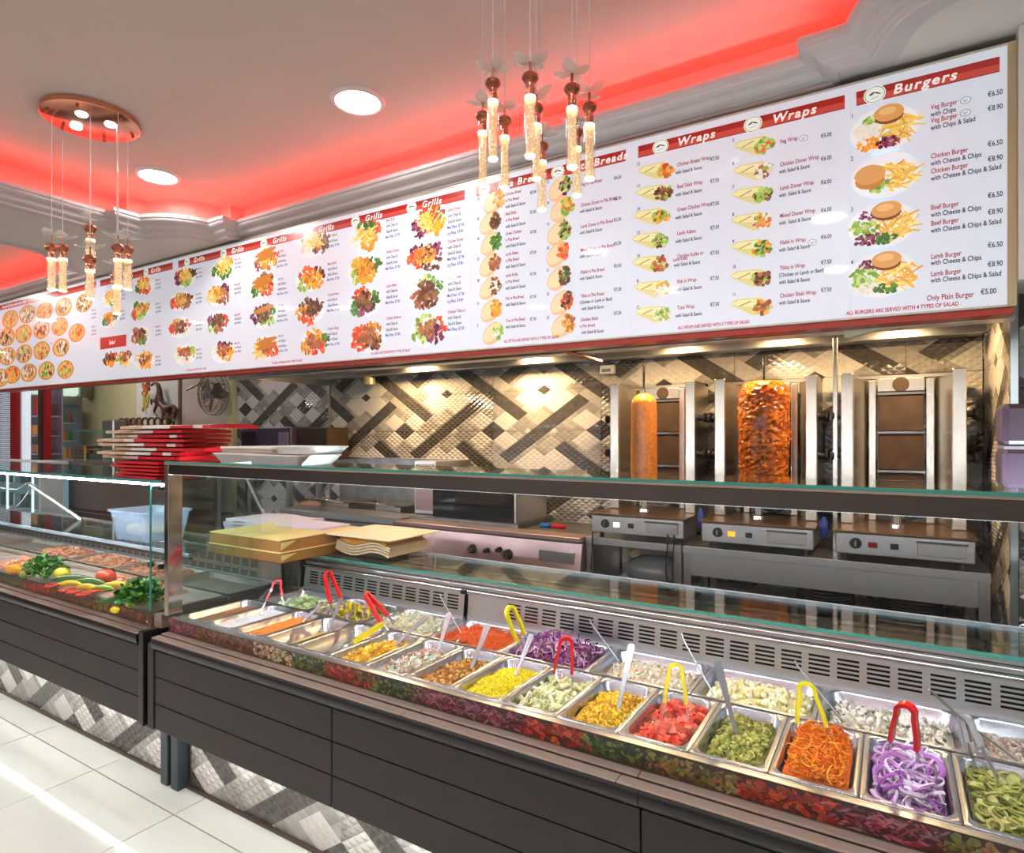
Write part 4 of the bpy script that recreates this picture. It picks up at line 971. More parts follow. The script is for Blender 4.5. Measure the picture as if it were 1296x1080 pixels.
CHK = [S(216, 150, 60), S(196, 120, 40), S(230, 176, 90)]; PUR = [S(120, 50, 80), S(150, 80, 110), S(90, 30, 60)]; TOM = [S(210, 70, 40), S(230, 110, 60)]; WHT = [S(236, 232, 222), S(222, 216, 196)]; CAR = [S(240, 150, 40), S(250, 170, 60)]
BUN = S(214, 156, 90); GRE2 = [S(60, 110, 50), S(90, 140, 60)]; KEB = [S(150, 90, 60), S(170, 110, 76)]
pics = {}
def b(x, y): p = px(x, y, Y=YBD); return p.x, p.z
def pxm(x, y):  # metres per photo pixel on the board plane: horizontally and vertically
    a, c = b(x+1, y), b(x-1, y); d = px(x, y, Y=YBD); wd_ = d.y*CT-d.x*ST
    return (a[0]-c[0])/2, wd_/F
def plate(g, x, y, rpx, rpy, seed):
    mx, mz = pxm(x, y); X, Z = b(x, y); R, Q = rpx*mx, rpy*mz; g.lvl = 0
    g.disc(X, Z, R, Q, S(212, 222, 236), 26); g.disc(X, Z, R*.86, Q*.86, S(238, 241, 246), 26)
    return X, Z, R, Q
def burger(x, y, r1, r2, low):
    g = pics.setdefault('burger', Paint()); X, Z, R, Q = plate(g, x, y, r1, r2, 0)
    g.scatter(X+R*.35, Z-Q*.05, R*.45, Q*.5, FRY, 60, R*.2, 'bar')
    if low == 'plain': g.scatter(X-R*.15, Z-Q*.35, R*.25, Q*.25, LET, 26, R*.09); g.disc(X-R*.38, Z-Q*.1, R*.38, Q*.34, S(196, 130, 60)); g.disc(X-R*.38, Z+Q*.12, R*.4, Q*.38, BUN, 18, .03)
    else:
        g.scatter(X-R*.45, Z-Q*.05, R*.35, Q*.42, LET if low != 'veg' else WHT, 50, R*.1); g.scatter(X-R*.35, Z-Q*.5, R*.35, Q*.22, {'veg': CAR, 'beef': PUR, 'lamb': WHT}[low], 44, R*.08)
        g.scatter(X+R*.1, Z-Q*.55, R*.28, Q*.2, {'veg': PUR, 'beef': GRE2, 'lamb': GRE2}[low], 36, R*.08); g.scatter(X-R*.35, Z+Q*.45, R*.25, Q*.16, PUR if low != 'veg' else LET, 24, R*.07)
        g.disc(X+R*.12, Z+Q*.42, R*.36, Q*.28, S(120, 70, 40)); g.disc(X+R*.12, Z+Q*.56, R*.38, Q*.32, BUN, 18, .03); g.disc(X+R*.08, Z+Q*.64, R*.22, Q*.14, S(232, 184, 120), 14, .05)
for (x, y), k in zip(((1119, 163), (1120, 222), (1116, 285), (1116, 348)), ('veg', 'plain', 'beef', 'lamb')): burger(x, y, 51, 33, k)
def wrap(key, x, y, L, h, fill, pita=False):
    g = pics.setdefault(key, Paint()); mx, mz = pxm(x, y); X, Z = b(x, y); g.lvl = 0; l, w = L*mx, h*mz
    if pita:
        g.disc(X-l*.1, Z-w*.05, l*.95, w*.95, S(222, 186, 140), 20, .02, .7); g.disc(X-l*.2, Z-w*.0, l*.8, w*.7, S(238, 208, 168), 18, .02, .7); g.scatter(X+l*.35, Z+w*.1, l*.42, w*.8, fill, 42, l*.2)
    else:
        g.poly([(X-l, Z+w*.45), (X-l*.7, Z+w*.8), (X+l*.4, Z+w*.75), (X+l*.75, Z+w*.3), (X+l*.6, Z-w*.7), (X+l*.1, Z-w*.85), (X-l*.8, Z+w*.1)], S(214, 206, 140))
        g.poly([(X-l*.95, Z+w*.4), (X-l*.6, Z+w*.7), (X+l*.3, Z+w*.6), (X+l*.2, Z-w*.1), (X-l*.5, Z+w*.1)], S(232, 226, 170))
        g.bar(X-l*.3, Z+w*.3, l*.3, l*.03, .35, S(180, 160, 90)); g.scatter(X+l*.5, Z-w*.15, l*.42, w*.62, fill+LET[:1], 40, l*.16)
FL = [CHK+TOM, MEAT, GRE2+CAR, MEAT+LET, KEB+TOM, CAR+WHT, LET+WHT]
for k, (x, y) in enumerate(((125, 545), (120, 615), (112, 690), (108, 765), (108, 840), (115, 920), (118, 1000))): wrap('wrap', 780+.398*x, .398*y, 24, 13, FL[k])
for k, (x, y) in enumerate(((438, 465), (437, 545), (432, 622), (430, 705), (430, 790), (428, 885), (430, 975))): wrap('wrap', 780+.398*x, .398*y, 27, 14, [LET+TOM, KEB+WHT, LET+MEAT, WHT+TOM+CHK, GRE2+CHK, KEB+MEAT, CHK+KEB][k])
for k, (x, y) in enumerate(((105, 300), (85, 405), (90, 510), (85, 620), (85, 735), (90, 850), (100, 965))): wrap('pita', 600+.25*x, 180+.25*y, 15, 13, [CHK, MEAT, GRE2, KEB, MEAT+WHT, CHK+CAR, LET+WHT][k], True)
for k, (x, y) in enumerate(((440, 230), (450, 335), (435, 455), (430, 565), (435, 685), (450, 810), (455, 925))): wrap('pita', 600+.25*x, 180+.25*y, 17, 14, [PUR+LET, CHK+LET, MEAT+LET, CHK+TOM, GRE2+MEAT, MEAT+TOM, KEB+CHK][k], True)
def grillp(x, y, r1, r2, k):
    g = pics.setdefault('grill', Paint()); X, Z, R, Q = plate(g, x, y, r1*1.08, r2*1.08, 0)
    opts = [FRY, MEAT, CHK, LET, PUR, CAR, KEB, WHT, TOM, GRE2]; r = random.Random(k*17)
    for q in range(4):
        a = q*1.57+r.random(); o = r.choice(opts); g.scatter(X+R*.4*math.cos(a), Z+Q*.4*math.sin(a), R*.46, Q*.46, o, 34, R*.22 if o is FRY else R*.13, 'bar' if o is FRY else 'blob')
    o = [FRY, CHK, MEAT, KEB][k % 4]; g.scatter(X, Z+Q*.1, R*.45, Q*.45, o, 26, R*.24 if o is FRY else R*.14, 'bar' if o is FRY else 'blob')
    if k in (8, 9, 10, 11):
        for zz in (.45, .1)[:2 if k != 10 else 1]: g.disc(X, Z+Q*zz, R*.7, Q*.2, S(190, 120, 50), 14, .02, .15)
k = 0
for cx_, cy_, sc, ox, oy, r in (((970, 955, 955, 970), (205, 380, 560, 750), .25, 300, 230, 25), ((655, 645, 645, 660), (275, 445, 610, 790), .25, 300, 230, 23),
                             ((145, 130, 135, 150), (390, 525, 680, 840), .25, 300, 230, 18), ((395, 370, 370, 390), (315, 490, 655, 815), .25, 300, 230, 20),
                             ((1090, 1070, 1065, 1090), (230, 360, 495, 640), .2592, 0, 280, 16), ((905, 885, 880, 905), (275, 390, 520, 655), .2592, 0, 280, 15),
                             ((705, 685, 687, 705), (315, 435, 560, 680), .2592, 0, 280, 13.5), ((540, 540), (380, 480), .2592, 0, 280, 12), ((540, 610), (675, 670), .2592, 0, 280, 11)):
    for x, y in zip(cx_, cy_):
        grillp(ox+x*sc, oy+y*sc, r, r*.92, k); k += 1
def pizza(x, y, r, k):
    g = pics.setdefault('pizza', Paint()); mx, mz = pxm(x, y); X, Z = b(x, y); g.lvl = 0; R, Q = r*mx, r*1.12*mz
    g.disc(X, Z, R, Q, S(206, 140, 70), 20, .02); g.disc(X, Z, R*.84, Q*.84, S(226, 176, 100), 18, .03)
    g.scatter(X, Z, R*.75, Q*.75, [TOM+LET, MEAT+WHT, CAR+TOM, WHT+KEB, LET+PUR][k % 5], 30, R*.15)
for k, (x, y) in enumerate(((50, 480), (133, 455), (218, 440), (310, 420), (33, 567), (115, 550), (203, 530), (292, 515), (37, 660), (117, 648), (203, 632), (297, 618), (60, 750), (140, 740), (227, 730), (320, 725), (410, 400), (375, 545), (4, 765), (-20, 660))):
    pizza(x*.2592, 280+y*.2592, 10.5, k)
for k, v in pics.items(): v.build('food_pictures', board_m, bd_t, colors=True, recalc=False, kind='stuff')
# heading bars
hz = lambda x: 2.6165-(x-.267)*.0062
for a, c in ((-.101, .267), (-.839, -.134), (-1.600, -.890), (-3.955, -1.665), (-4.62, -4.02), (-4.96, -4.66), (-6.75, -5.02)):
    g = Paint(); P = lambda d0, d1, y: [(a, y, hz(a)-d0), (c, y, hz(c)-d0), (c, y, hz(c)-d1), (a, y, hz(a)-d1)]
    g.add(P(0, .045, YBD-.0006), [(0, 1, 2, 3)], S(122, 18, 14))
    g.add(P(.0025, .022, YBD-.0009), [(0, 1, 2, 3)], S(158, 32, 26)); g.add(P(.022, .0425, YBD-.0009), [(0, 1, 2, 3)], S(188, 70, 58)); g.build('heading_bar', board_m, bd_t, colors=True, recalc=False)

for x, y in ((1107, 116), (836, 182), (953, 154), (613, 238), (706, 215), (521, 260), (450, 277), (390, 292), (334, 306), (283, 319), (237, 329), (185, 343)):
    mx, mz = pxm(x, y); X, Z = b(x, y); Z = hz(X)-.0225
    g = Paint(); g.lvl = .0005
    g.disc(X, Z, .031, .029, S(240, 244, 236), 24); g.disc(X, Z, .028, .026, S(90, 160, 90), 24); g.disc(X, Z, .0255, .0235, S(244, 248, 244), 24)
    g.disc(X-.008, Z+.004, .010, .004, S(70, 90, 60), 8, .2, .5); g.disc(X+.008, Z+.003, .010, .003, S(70, 90, 60), 8, .2, -.4); g.bar(X, Z-.010, .012, .0012, .2, S(80, 150, 80)); g.build('round_emblem', board_m, bd_t, colors=True, recalc=False)
for x, y in ((1222, 127), (1222, 143), (1017, 175), (1028, 307)):
    X, Z = b(x, y); g = Paint(); g.lvl = .0005; g.disc(X, Z, .0135, .0105, S(90, 110, 100), 20); g.lvl += 1e-5; g.disc(X, Z, .012, .009, S(228, 233, 240), 20); g.bar(X-.003, Z-.001, .004, .0008, -1, S(60, 100, 70)); g.bar(X+.002, Z, .006, .0008, 1, S(60, 100, 70)); g.build('vegetarian_mark', board_m, bd_t, colors=True, recalc=False)
# ---------------------------------------------------------------- lettering
fc = bpy.data.curves.new('txt', 'FONT'); fo = bpy.data.objects.new('txt', fc); SC.collection.objects.link(fo)
class Txt:
    def __init__(s): s.v = []; s.f = []; s.c = []
    def put(s, body, X, Z, size, col, sx=1., shear=0., bold=0., sp=1., slope=None, yoff=.0008):
        fc.body = body; fc.size = size; fc.shear = shear; fc.offset = bold; fc.space_character = sp; fc.resolution_u = 3; fc.fill_mode = 'FRONT'; fc.space_line = 1.0
        dg = bpy.context.evaluated_depsgraph_get(); dg.update()
        me = fo.evaluated_get(dg).to_mesh(); n = len(s.v)
        sl = -.0050 if slope is None else slope
        for v in me.vertices:
            x = v.co.x*sx; s.v.append((X+x, YBD-yoff, Z+v.co.y+x*sl)); s.c.append(col)
        for p in me.polygons: s.f.append(tuple(i+n for i in p.vertices))
        fo.evaluated_get(dg).to_mesh_clear()
    def build(s, name, m, parent):
        g = MB(); g.v, g.f, g.c = s.v, s.f, s.c; return g.build(name, m, parent, colors=True, recalc=False)
DR, DB, BK, BL = S(150, 40, 40), S(34, 30, 60), S(40, 38, 52), S(50, 60, 150)
T = Txt()
def line(t, x, y, cap, col, sx=.62, bold=.0009, **k):
    mx, mz = pxm(x, y); X, Z = b(x, y); T.put(t, X, Z, cap*.84*mz/.70, col, sx*1.12, bold=bold*.34, **k)
# burgers (text left edge x, baseline y)
B1 = [("Veg Burger", "with Chips", 139, 148, 127, '€6.50'), ("Veg Burger", "with Chips & Salad", 156, 165, 145, '€8.90'), ("Chicken Burger", "with Cheese & Chips", 201, 210, 190, '€6.50'), ("Chicken Burger", "with Cheese & Chips & Salad", 220, 229, 209, '€8.90'),
      ("Beef Burger", "with Cheese & Chips", 266, 275, 255, '€6.50'), ("Beef Burger", "with Cheese & Chips & Salad", 286, 295, 276, '€8.90'), ("Lamb Burger", "with Cheese & Chips", 328, 336, 318, '€6.50'), ("Lamb Burger", "with Cheese & Chips & Salad", 350, 358, 342, '€8.90')]
for a, c, y1, y2, yp, pr in B1:
    line(a, 1178, y1, 7.2, DR); line(c, 1178, y2, 7.2, BK); line(pr, 1250, yp-4, 7.6, DB)
line("Only Plain Burger", 1173, 381, 8, DR); line("€5.00", 1241, 373, 8, DB); line("ALL BURGERS ARE SERVED WITH 4 TYPES OF SALAD", 1071, 399, 5.6, S(176, 20, 24), .66, .0011)
for n, y in zip("1234", (150, 204, 268, 335)): line(n, 1077, y, 6.4, DB)
W1 = [("12", 210, "Chicken Breast Wrap"), ("13", 238, "Beef Shish Wrap"), ("14", 267, "Green Chicken Wrap"), ("15", 297, "Lamb Adana"), ("16", 326, "Chicken Kofte or"), ("B", 358, "Fish in Wrap"), ("C", 391, "Tuna Wrap")]
for n, y, s in W1:
    line(n, 806, y, 5, DB); yy = y+1; line(s, 857, yy, 5.6, DR)
    if n == '16': line("Lamb Kofte", 852, y+5, 4.6, DR); line("with Salad & Sauce", 853, y+12, 5.2, BK)
    else: line("with Salad & Sauce", 855, yy+10, 5.2, BK)
    line("€7.50", 899, y-6+(3 if y > 300 else 0), 5.4, DB)
W2 = [("5", 180, "Veg Wrap", "", "€5.00"), ("6", 209, "Chicken Doner Wrap", "with Salad & Sauce", "€6.00"), ("7", 239, "Lamb Doner Wrap", "with  Salad & Sauce", "€6.00"), ("8", 274, "Mixed Doner Wrap", "with  Salad & Sauce", "€6.00"), ("9", 308, "Filafel in Wrap", "with Salad & Sauce", "€6.00"), ("10", 340, "Tikka in Wrap", "(Chicken or Lamb or Beef)", "€7.50"), ("11", 375, "Chicken Shish Wrap", "with Salad & Sauce", "€7.50")]
for n, y, s, s2, p in W2:
    line(n, 927, y, 5, DB); line(s, 987, y+2, 6, DR); line(s2, 986, y+11, 5.6, BK)
    if n == "10": line("with Salad & Sauce", 986, y+20, 5.6, BK)
    line(p, 1039, y-5, 6, DB)
line("ALL WRAPS ARE SERVED WITH 3 TYPES OF SALAD", 858, 417, 4.6, S(176, 20, 24), .62, .001)
P1 = [("24", 254, "Chicken Bread|in Pita Bread"), ("25", 279, "Beef Shish|in Pita Bread"), ("26", 304, "Green Chicken|in Pita Bread"), ("27", 330, "Lamb Adana|in Pita Bread"), ("28", 357, "Lamb Kofte|in Pita Bread"), ("D", 386, "Fish in Pita Bread"), ("E", 414, "Tuna in Pita Bread")]
for n, y, s in P1:
    line(n, 604, y, 4, DB); L = s.split('|')
    for q, w in enumerate(L+["with Salad & Sauce"]): line(w, 640 if q < len(L) or True else 0, y-6+8*q, 4.6, DR if q < len(L) else BK)
    line("€7.50", 671, y-8, 4.4, DB)
P2 = [("17", 233, "Veg in Pita Bread", "", "€4.50"), ("18", 259, "Chicken Doner in Pita Bread", "with Salad & Sauce", "€5.50"), ("19", 286, "Lamb Doner in Pita Bread", "with Salad & Sauce", "€5.50"), ("20", 316, "Mixed Doner in Pita Bread", "with Salad & Sauce", "€5.50"), ("21", 344, "Filafel in Pita Bread", "with Salad & Sauce", "€5.50"), ("22", 374, "Tikka in Pita Bread", "(Chicken or Lamb or Beef)", "€7.50"), ("23", 404, "Chicken Shish", "in Pita Bread", "€7.50")]
for n, y, s, s2, p in P2:
    line(n, 692, y, 4.4, DB); line(s, 735, y+3, 5, DR); line(s2, 734, y+11, 4.8, BK if s2 != "in Pita Bread" else DR)
    if n in ("22", "23"): line("with Salad & Sauce", 736, y+19, 4.8, BK)
    line(p, 777, y-5, 5, DB)
line("ALL PITTAS ARE SERVED WITH 3 TYPES OF SALAD", 638, 434, 4.2, S(176, 20, 24), .62, .001)
GT = [("Lamb Doner", "Chicken Doner", "Mixed Doner", "Chicken Tikka or"), ("Beef Shish", "Green Chicken", "Lamb Adana", "Chicken Kofte or"), ("One Fish", "One Fish", "One Fish", "One Fish"), ("Chicken Shish", "Mixed Shish", "Chicken Breast", "Chicken Wings")]
for c, (xx, ys, cap) in enumerate(((567, (268, 308, 354, 397), 4.6), (489, (281, 321, 364, 405), 4.2), (352, (320, 355, 389, 427), 3.4), (415, (294, 336, 375, 418), 3.8))):
    for q, y in enumerate(ys):
        for i, w in enumerate((GT[c][q], "with Chips &", "Salad & Sauce")): line(w, xx, y+i*(cap+2.9), cap, DR if i == 0 else BK, bold=.0007)
        line("Med Plate  €7.90", xx-1, y+3*(cap+2.9), cap, BL, bold=.0007)
        if c < 1 and q < 3: line("Lrg Plate  €9.90", xx-1, y+4*(cap+2.9), cap, BL, bold=.0007)
for xx, ys, cap in ((297, (330, 362, 400, 436), 3), (248, (342, 374, 408, 444), 3), (197, (356, 386, 415, 453), 2.8), (152, (370, 395), 2.8), (116, (394, 415), 2.6)):
    for q, y in enumerate(ys):
        for i, w in enumerate(("Mixed Grill", "with Chips &", "Salad  €9.50")): line(w, xx, y+i*(cap+2.2), cap, DR if i == 0 else BK, bold=.0006)
line("ALL GRILLS ARE SERVED WITH 4 TYPES OF SALAD", 470, 449, 3.6, S(176, 20, 24), .6, .0008); line("ALL GRILLS ARE SERVED WITH 4 TYPES OF SALAD", 344, 461, 3.2, S(176, 20, 24), .6, .0008); line("ALL GRILLS ARE SERVED WITH 4 TYPES", 236, 470, 3, S(176, 20, 24), .6, .0006)
for (x, y) in ((24, 396), (44, 391), (64, 386), (20, 420), (42, 415), (62, 411), (22, 445), (42, 441), (64, 436)): line("€9.50", x, y, 2.6, DR, bold=.0005)
def head(t, x, y, cap):
    mx, mz = pxm(x, y); X, Z = b(x, y); T.put(t, X, hz(X)-.036, .041, S(250, 246, 240), 1.05, shear=.2, bold=.0011, sp=1.22, yoff=.0012)
for t_, x in (("Burgers", 1130), ("Wraps", 857), ("Wraps", 977), ("Pita Breads", 630), ("Pita Breads", 723), ("Grills", 534), ("Grills", 462), ("Grills", 403), ("Grills", 345), ("Grills", 293), ("Grills", 245), ("Grills", 191), ("Grills", 140), ("Kids", 108)): head(t_, x, 200, 10)
X, Z = b(3, 390); T.put("Free Soft Drink with every Pizza", X, hz(X)-.0345, .036, S(250, 246, 240), 1.0, shear=.25, bold=.0006, yoff=.0012)
g = Paint(); a, c = b(127, 428), b(160, 438); g.lvl = 0; g.poly([(a[0], a[1]), (c[0], a[1]-.004), (c[0], c[1]), (a[0], c[1])], S(180, 50, 40)); g.build('salad_heading', board_m, bd_t, colors=True, recalc=False)
X, Z = b(138, 437); T.put("Salad", X, Z+.004, .04, S(250, 246, 240), 1, shear=.25, bold=.0006, yoff=.0012)
T.build('lettering', board_m, bd_t)
bpy.data.objects.remove(fo)
# ================================================================ LEFT BACKGROUND
ws = struct('wall_side', MB().box(-6.86, -5.95, YB+.02, YB+.14, 0, ZS-.002), mat('wall_grout', S(120, 104, 88)))
for i in range(1):
    for j in range(5):
        MB().box(-6.845, -5.965, YB, YB+.019, .003+j*.60-.18*(j > 0), .597+j*.60-.18 if j else .417, bv=.003).build('wall_tile', pink_wall, ws)
struct('trim_8', MB().box(-5.95, -5.845, YB-.05, YB+.02, 0, ZS-.002), mat('cream_trim', S(226, 212, 168), .5))
struct('trim_9', MB().box(-6.905, -6.862, YB-.01, YB+.10, 0, ZS-.002), mat('brown_trim', S(120, 96, 80), .5))
struct('wall_niche', MB().box(-7.86, -6.906, YB+.03, YB+.14, 0, ZS-.002), wallw)
struct('wall_cream', MB().box(-15.4, -7.86, 4.75, 4.85, 0, ZS-.002), yellow_wall)
struct('wall_cream_side', MB().box(-7.88, -7.861, YB+.14, 4.75, 0, ZS-.002), yellow_wall)
p = px(176, 500, Y=4.0)
# wall fan
c0 = px(268, 498, Y=3.82); R = .225
t = thing('wall_fan', 'round wall fan with a wire cage on the pale tiled wall', 'fan', tuple(c0))
cage = MB()
for rr, yy in ((R, 0), (R, .05), (R*.86, -.035), (R*.62, -.055), (R*.35, -.065)):
    cage.v and None
    P = [(c0.x+rr*math.cos(2*math.pi*k/36), c0.y+yy, c0.z+rr*math.sin(2*math.pi*k/36)) for k in range(37)]; cage.tube(P, .0035, 5)
for k in range(32):
    a = 2*math.pi*k/32; cage.tube([(c0.x+q*math.cos(a), c0.y+w, c0.z+q*math.sin(a)) for q, w in ((.05, -.066), (R*.62, -.055), (R, 0), (R, .05), (R*.5, .09))], .0018, 4)
cage.build('cage', mat('fan_wire', S(120, 100, 84), .35, .8), t)
MB().lathe([(0, -.07), (.045, -.068), (.05, -.06), (0, -.055)], tuple(c0), 20, axis='Y').build('hub_badge', mat('fan_badge', S(120, 130, 150), .3, .5), t)
MB().lathe([(0, .02), (.05, .02), (.055, .12), (.03, .17), (0, .17)], tuple(c0), 16, axis='Y').build('motor', dsteel, t, smooth=True)
bm_ = mat('fan_blade', S(110, 92, 78), .4)
for k in range(3):
    a = 2.1*k+.4; ca, sa = math.cos(a), math.sin(a); P = []
    for u, v, y in ((.04, -.02, 0), (.17, -.07, .02), (.19, .03, -.02), (.10, .06, -.02), (.04, .02, -.01)): P.append((c0.x+u*ca-v*sa, c0.y+y, c0.z+u*sa+v*ca))
    MB().loft([P, [(x, y+.004, z) for x, y, z in P]], True).build('blade', bm_, t)
MB().tube([(c0.x, c0.y+.17, c0.z), (c0.x-.02, 3.99, c0.z+.02), (c0.x-.02, 4.018, c0.z+.02)], .018, 8).build('bracket', dsteel, t)
q0, q1 = px(236, 494, Y=3.9), px(256, 484, Y=3.9)
MB().tube([q0, q1, (c0.x, 3.95, c0.z+.1)], .012, 6).build('arm', dsteel, t)
# carved rearing horse (hangs flat on the niche wall) built as one skinned body
def skin(name, V, E_, Rr, m, parent, label, cat):
    me = bpy.data.meshes.new(name); me.from_pydata(V, E_, []); o = bpy.data.objects.new(name, me); SC.collection.objects.link(o)
    o.modifiers.new('skin', 'SKIN'); sv = me.skin_vertices[0].data
    for k, r in enumerate(Rr): sv[k].radius = (r, r*.8)
    sv[0].use_root = True
    s = o.modifiers.new('sub', 'SUBSURF'); s.levels = 1; s.render_levels = 2
    dg = bpy.context.evaluated_depsgraph_get(); m2 = bpy.data.meshes.new_from_object(o.evaluated_get(dg)); bpy.data.objects.remove(o)
    for p_ in m2.polygons: p_.use_smooth = True
    return finish(m2, name, m, parent, label, cat)
sc = px(1, 1, Y=3.95)
hp = [(211, 520, 11), (206, 513, 9.5), (201, 507, 9), (202, 496, 7), (200, 486, 5.5), (195, 485, 4), (191, 489, 2.6),
      (213, 527, 7), (216, 533, 4.5), (214, 538, 3), (219, 541, 2.5), (208, 528, 6), (204, 533, 4), (207, 540, 3),
      (196, 509, 4.5), (191, 505, 3.2), (192, 513, 2.2), (198, 514, 4), (195, 521, 3), (199, 527, 2.4),
      (219, 513, 5), (223, 520, 5), (221, 530, 3)]
HV = []; HR = []
for k, (x, y, r) in enumerate(hp):
    q = px(x, y, Y=3.96+(.02 if k in (11, 12, 13, 17, 18, 19) else -.01 if k in (7, 8, 9, 10, 14, 15, 16) else 0)); HV.append(tuple(q)); HR.append(r*.0050)
skin('horse_statue', HV, [(0, 1), (1, 2), (2, 3), (3, 4), (4, 5), (5, 6), (0, 7), (7, 8), (8, 9), (9, 10), (0, 11), (11, 12), (12, 13), (2, 14), (14, 15), (15, 16), (2, 17), (17, 18), (18, 19), (0, 20), (20, 21), (21, 22)], HR,
     mat('carved_wood', S(88, 44, 26), .4, noise=.3, nscale=30, bump=.3, coat=.3), None, 'dark brown carved rearing horse beside the wall fan', 'ornament')
# strings of dried peppers and garlic
t = thing('pepper_garland', 'hanging string of dried red and yellow peppers left of the horse', 'garland', tuple(px(184, 520, Y=3.93)))
rr_ = random.Random(5); cord = MB().tube([px(185, 470, Y=3.95), px(185, 524, Y=3.95)], .004, 5); cord.build('cord', mat('twine', S(120, 90, 50), .9), t)
for n, (c, y0_, y1_) in enumerate(((S(170, 50, 30), 476, 492), (S(214, 110, 60), 486, 500), (S(220, 190, 60), 500, 518), )):
    for k in range(9):
        q = px(185+rr_.uniform(-4, 4), y0_+(y1_-y0_)*k/8, Y=3.93); MB().ball(tuple(q), .028, 8, None, (.6, .6, 1.2)).build('pepper', mat('pepper_%d' % n, c, .4, coat=.3), t, smooth=True)
# woven basket rim and steel box standing on the pass counter
side = thing('pass_counter', 'speckled brown stone counter front behind the far left display', 'counter', tuple(px(140, 640, Y=3.1).xy)+(0,))
a, c = px(86, 580, Y=3.2), px(228, 640, Y=3.2)
MB().box(-8.35, -5.62, 3.20, 3.9, 1.17, 1.235).build('worktop', mat('brown_stone', S(112, 96, 90), .4, noise=.35, nscale=120), side)
MB().box(-8.33, -5.64, 3.22, 3.24, .74, 1.169).build('stone_front', mat('brown_stone', S(112, 96, 90)), side)
MB().box(-8.33, -5.64, 3.26, 3.85, .0, .739).build('base', mat('brown_base', S(92, 62, 54), .5), side)
p = px(178, 535, Y=3.45)
t = thing('lattice_basket', 'brown lattice basket rim showing above the paper bags', 'basket', (p.x+.08, p.y, 1.235))
lm = mat('bronze_lattice', S(120, 90, 50), .35, .6)
hw = .52; p.x += .08
for k in range(9):
    x = p.x-hw+2*hw*k/9
    MB().tube([(x+hw/9*(1+.99*math.cos(q*.5236)), 3.45+.006*(q % 2), p.z+.045*math.sin(q*.5236)) for q in range(13)], .012, 6).build('ring', lm, t, smooth=True)
MB().box(p.x-hw, p.x+hw, 3.47, 3.80, 1.236, p.z-.03, bv=.01).build('basket_body', mat('basket_dark', S(70, 54, 40), .6), t)
p = px(138, 540, Y=3.3); MB().box(p.x-.15, p.x+.08, 3.3, 3.6, 1.236, p.z+.07, bv=.012).build('steel_container', steelh, None, 'brushed steel box with a lid left of the lattice basket', 'container')
# pass glass screen and small boxes
t = thing('glass_screen', 'greenish glass screen standing on the far stone counter', 'screen', (-8.1, 3.3, 1.236))
p0, p1 = px(95, 546, Y=3.22), px(140, 546, Y=3.22)
MB().box(p0.x, p1.x, 3.22, 3.228, 1.236, p0.z).build('pane', clear_side, t); MB().box(p0.x, p1.x, 3.215, 3.233, p0.z+.0005, p0.z+.012).build('top_edge', edge_glass, t)
p = px(108, 572, Y=3.15+.15); MB().box(p.x-.12, p.x+.18, 3.3, 3.42, p.z-.02, p.z+.03, bv=.005).build('card_box', mat('red_blue_box', S(190, 70, 50), .5), None, 'small red carton on the boxes behind the glass screen', 'box')
for k in range(5):
    MB().box(p.x-.24+.004*(k % 2), p.x+.0, 3.29, 3.5, 1.2362+k*.034, 1.2362+k*.034+.031, bv=.004).build('storage_tray', mat('brown_tray', S(100, 76, 62), .5), None, 'brown tray stacked behind the glass screen', 'tray', 'brown trays stacked behind the glass screen')
p = px(105.5, 585, Y=3.28); MB().box(p.x+.008, p.x+.05, 3.282, 3.288, 1.237, 1.40).build('label_strip', mat('yellow_strip', S(236, 206, 30), .5), None, 'upright yellow strip leaning on the brown trays', 'strip')
MB().box(p.x+.06, p.x+.32, 3.30, 3.6, 1.2362, 1.375, bv=.02).build('storage_box', mat('taupe_box', S(112, 92, 82), .6), None, 'taupe closed box right of the yellow strip', 'box')
# drinks fridge with lit canopy, facing right along the room
qx, qa, qb = -10.5, 4.10, 4.62
t = thing('drinks_fridge', 'tall grey glass-door fridge with bottles and a lit canopy', 'fridge', (-10.8, 4.36, 0))
fg = mat('grey_shell', S(140, 140, 146), .35, .3)
for n_, b_ in (('side_panel', (qx-.6, qx, qa, qa+.03, .02, 2.10)), ('side_panel', (qx-.6, qx, qb-.03, qb, .02, 2.10)), ('back_panel', (qx-.6, qx-.56, qa+.031, qb-.031, .06, 2.0)), ('top_panel', (qx-.559, qx, qa+.031, qb-.031, 1.98, 2.10)), ('base_panel', (qx-.559, qx, qa+.031, qb-.031, .02, .2))):
    MB().box(*b_).build(n_, fg if n_ != 'back_panel' else mat('fridge_inside', S(190, 206, 226), .5, emit=.3), t)
MB().box(qx-.12, qx+.06, qa-.14, qb-.06, 2.115, 2.40, bv=.04).build('lit_canopy', mat('lit_canopy', S(200, 232, 212), .3, emit=.75, ecol=S(216, 244, 226)), t)
MB().box(qx-.12, qx+.06, qb-.055, qb+.12, 2.10, 2.42).build('canopy_end', dsteel, t)
MB().box(qx-.05, qx-.035, qa+.05, qa+.065, .3, 1.9).build('light_tube', mat('fridge_light', (1, 1, 1), emit=5, ecol=(.82, .92, 1)), t)
MB().box(qx-.008, qx-.002, qa+.032, qb-.032, .21, 1.97).build('door_glass', clear, t)
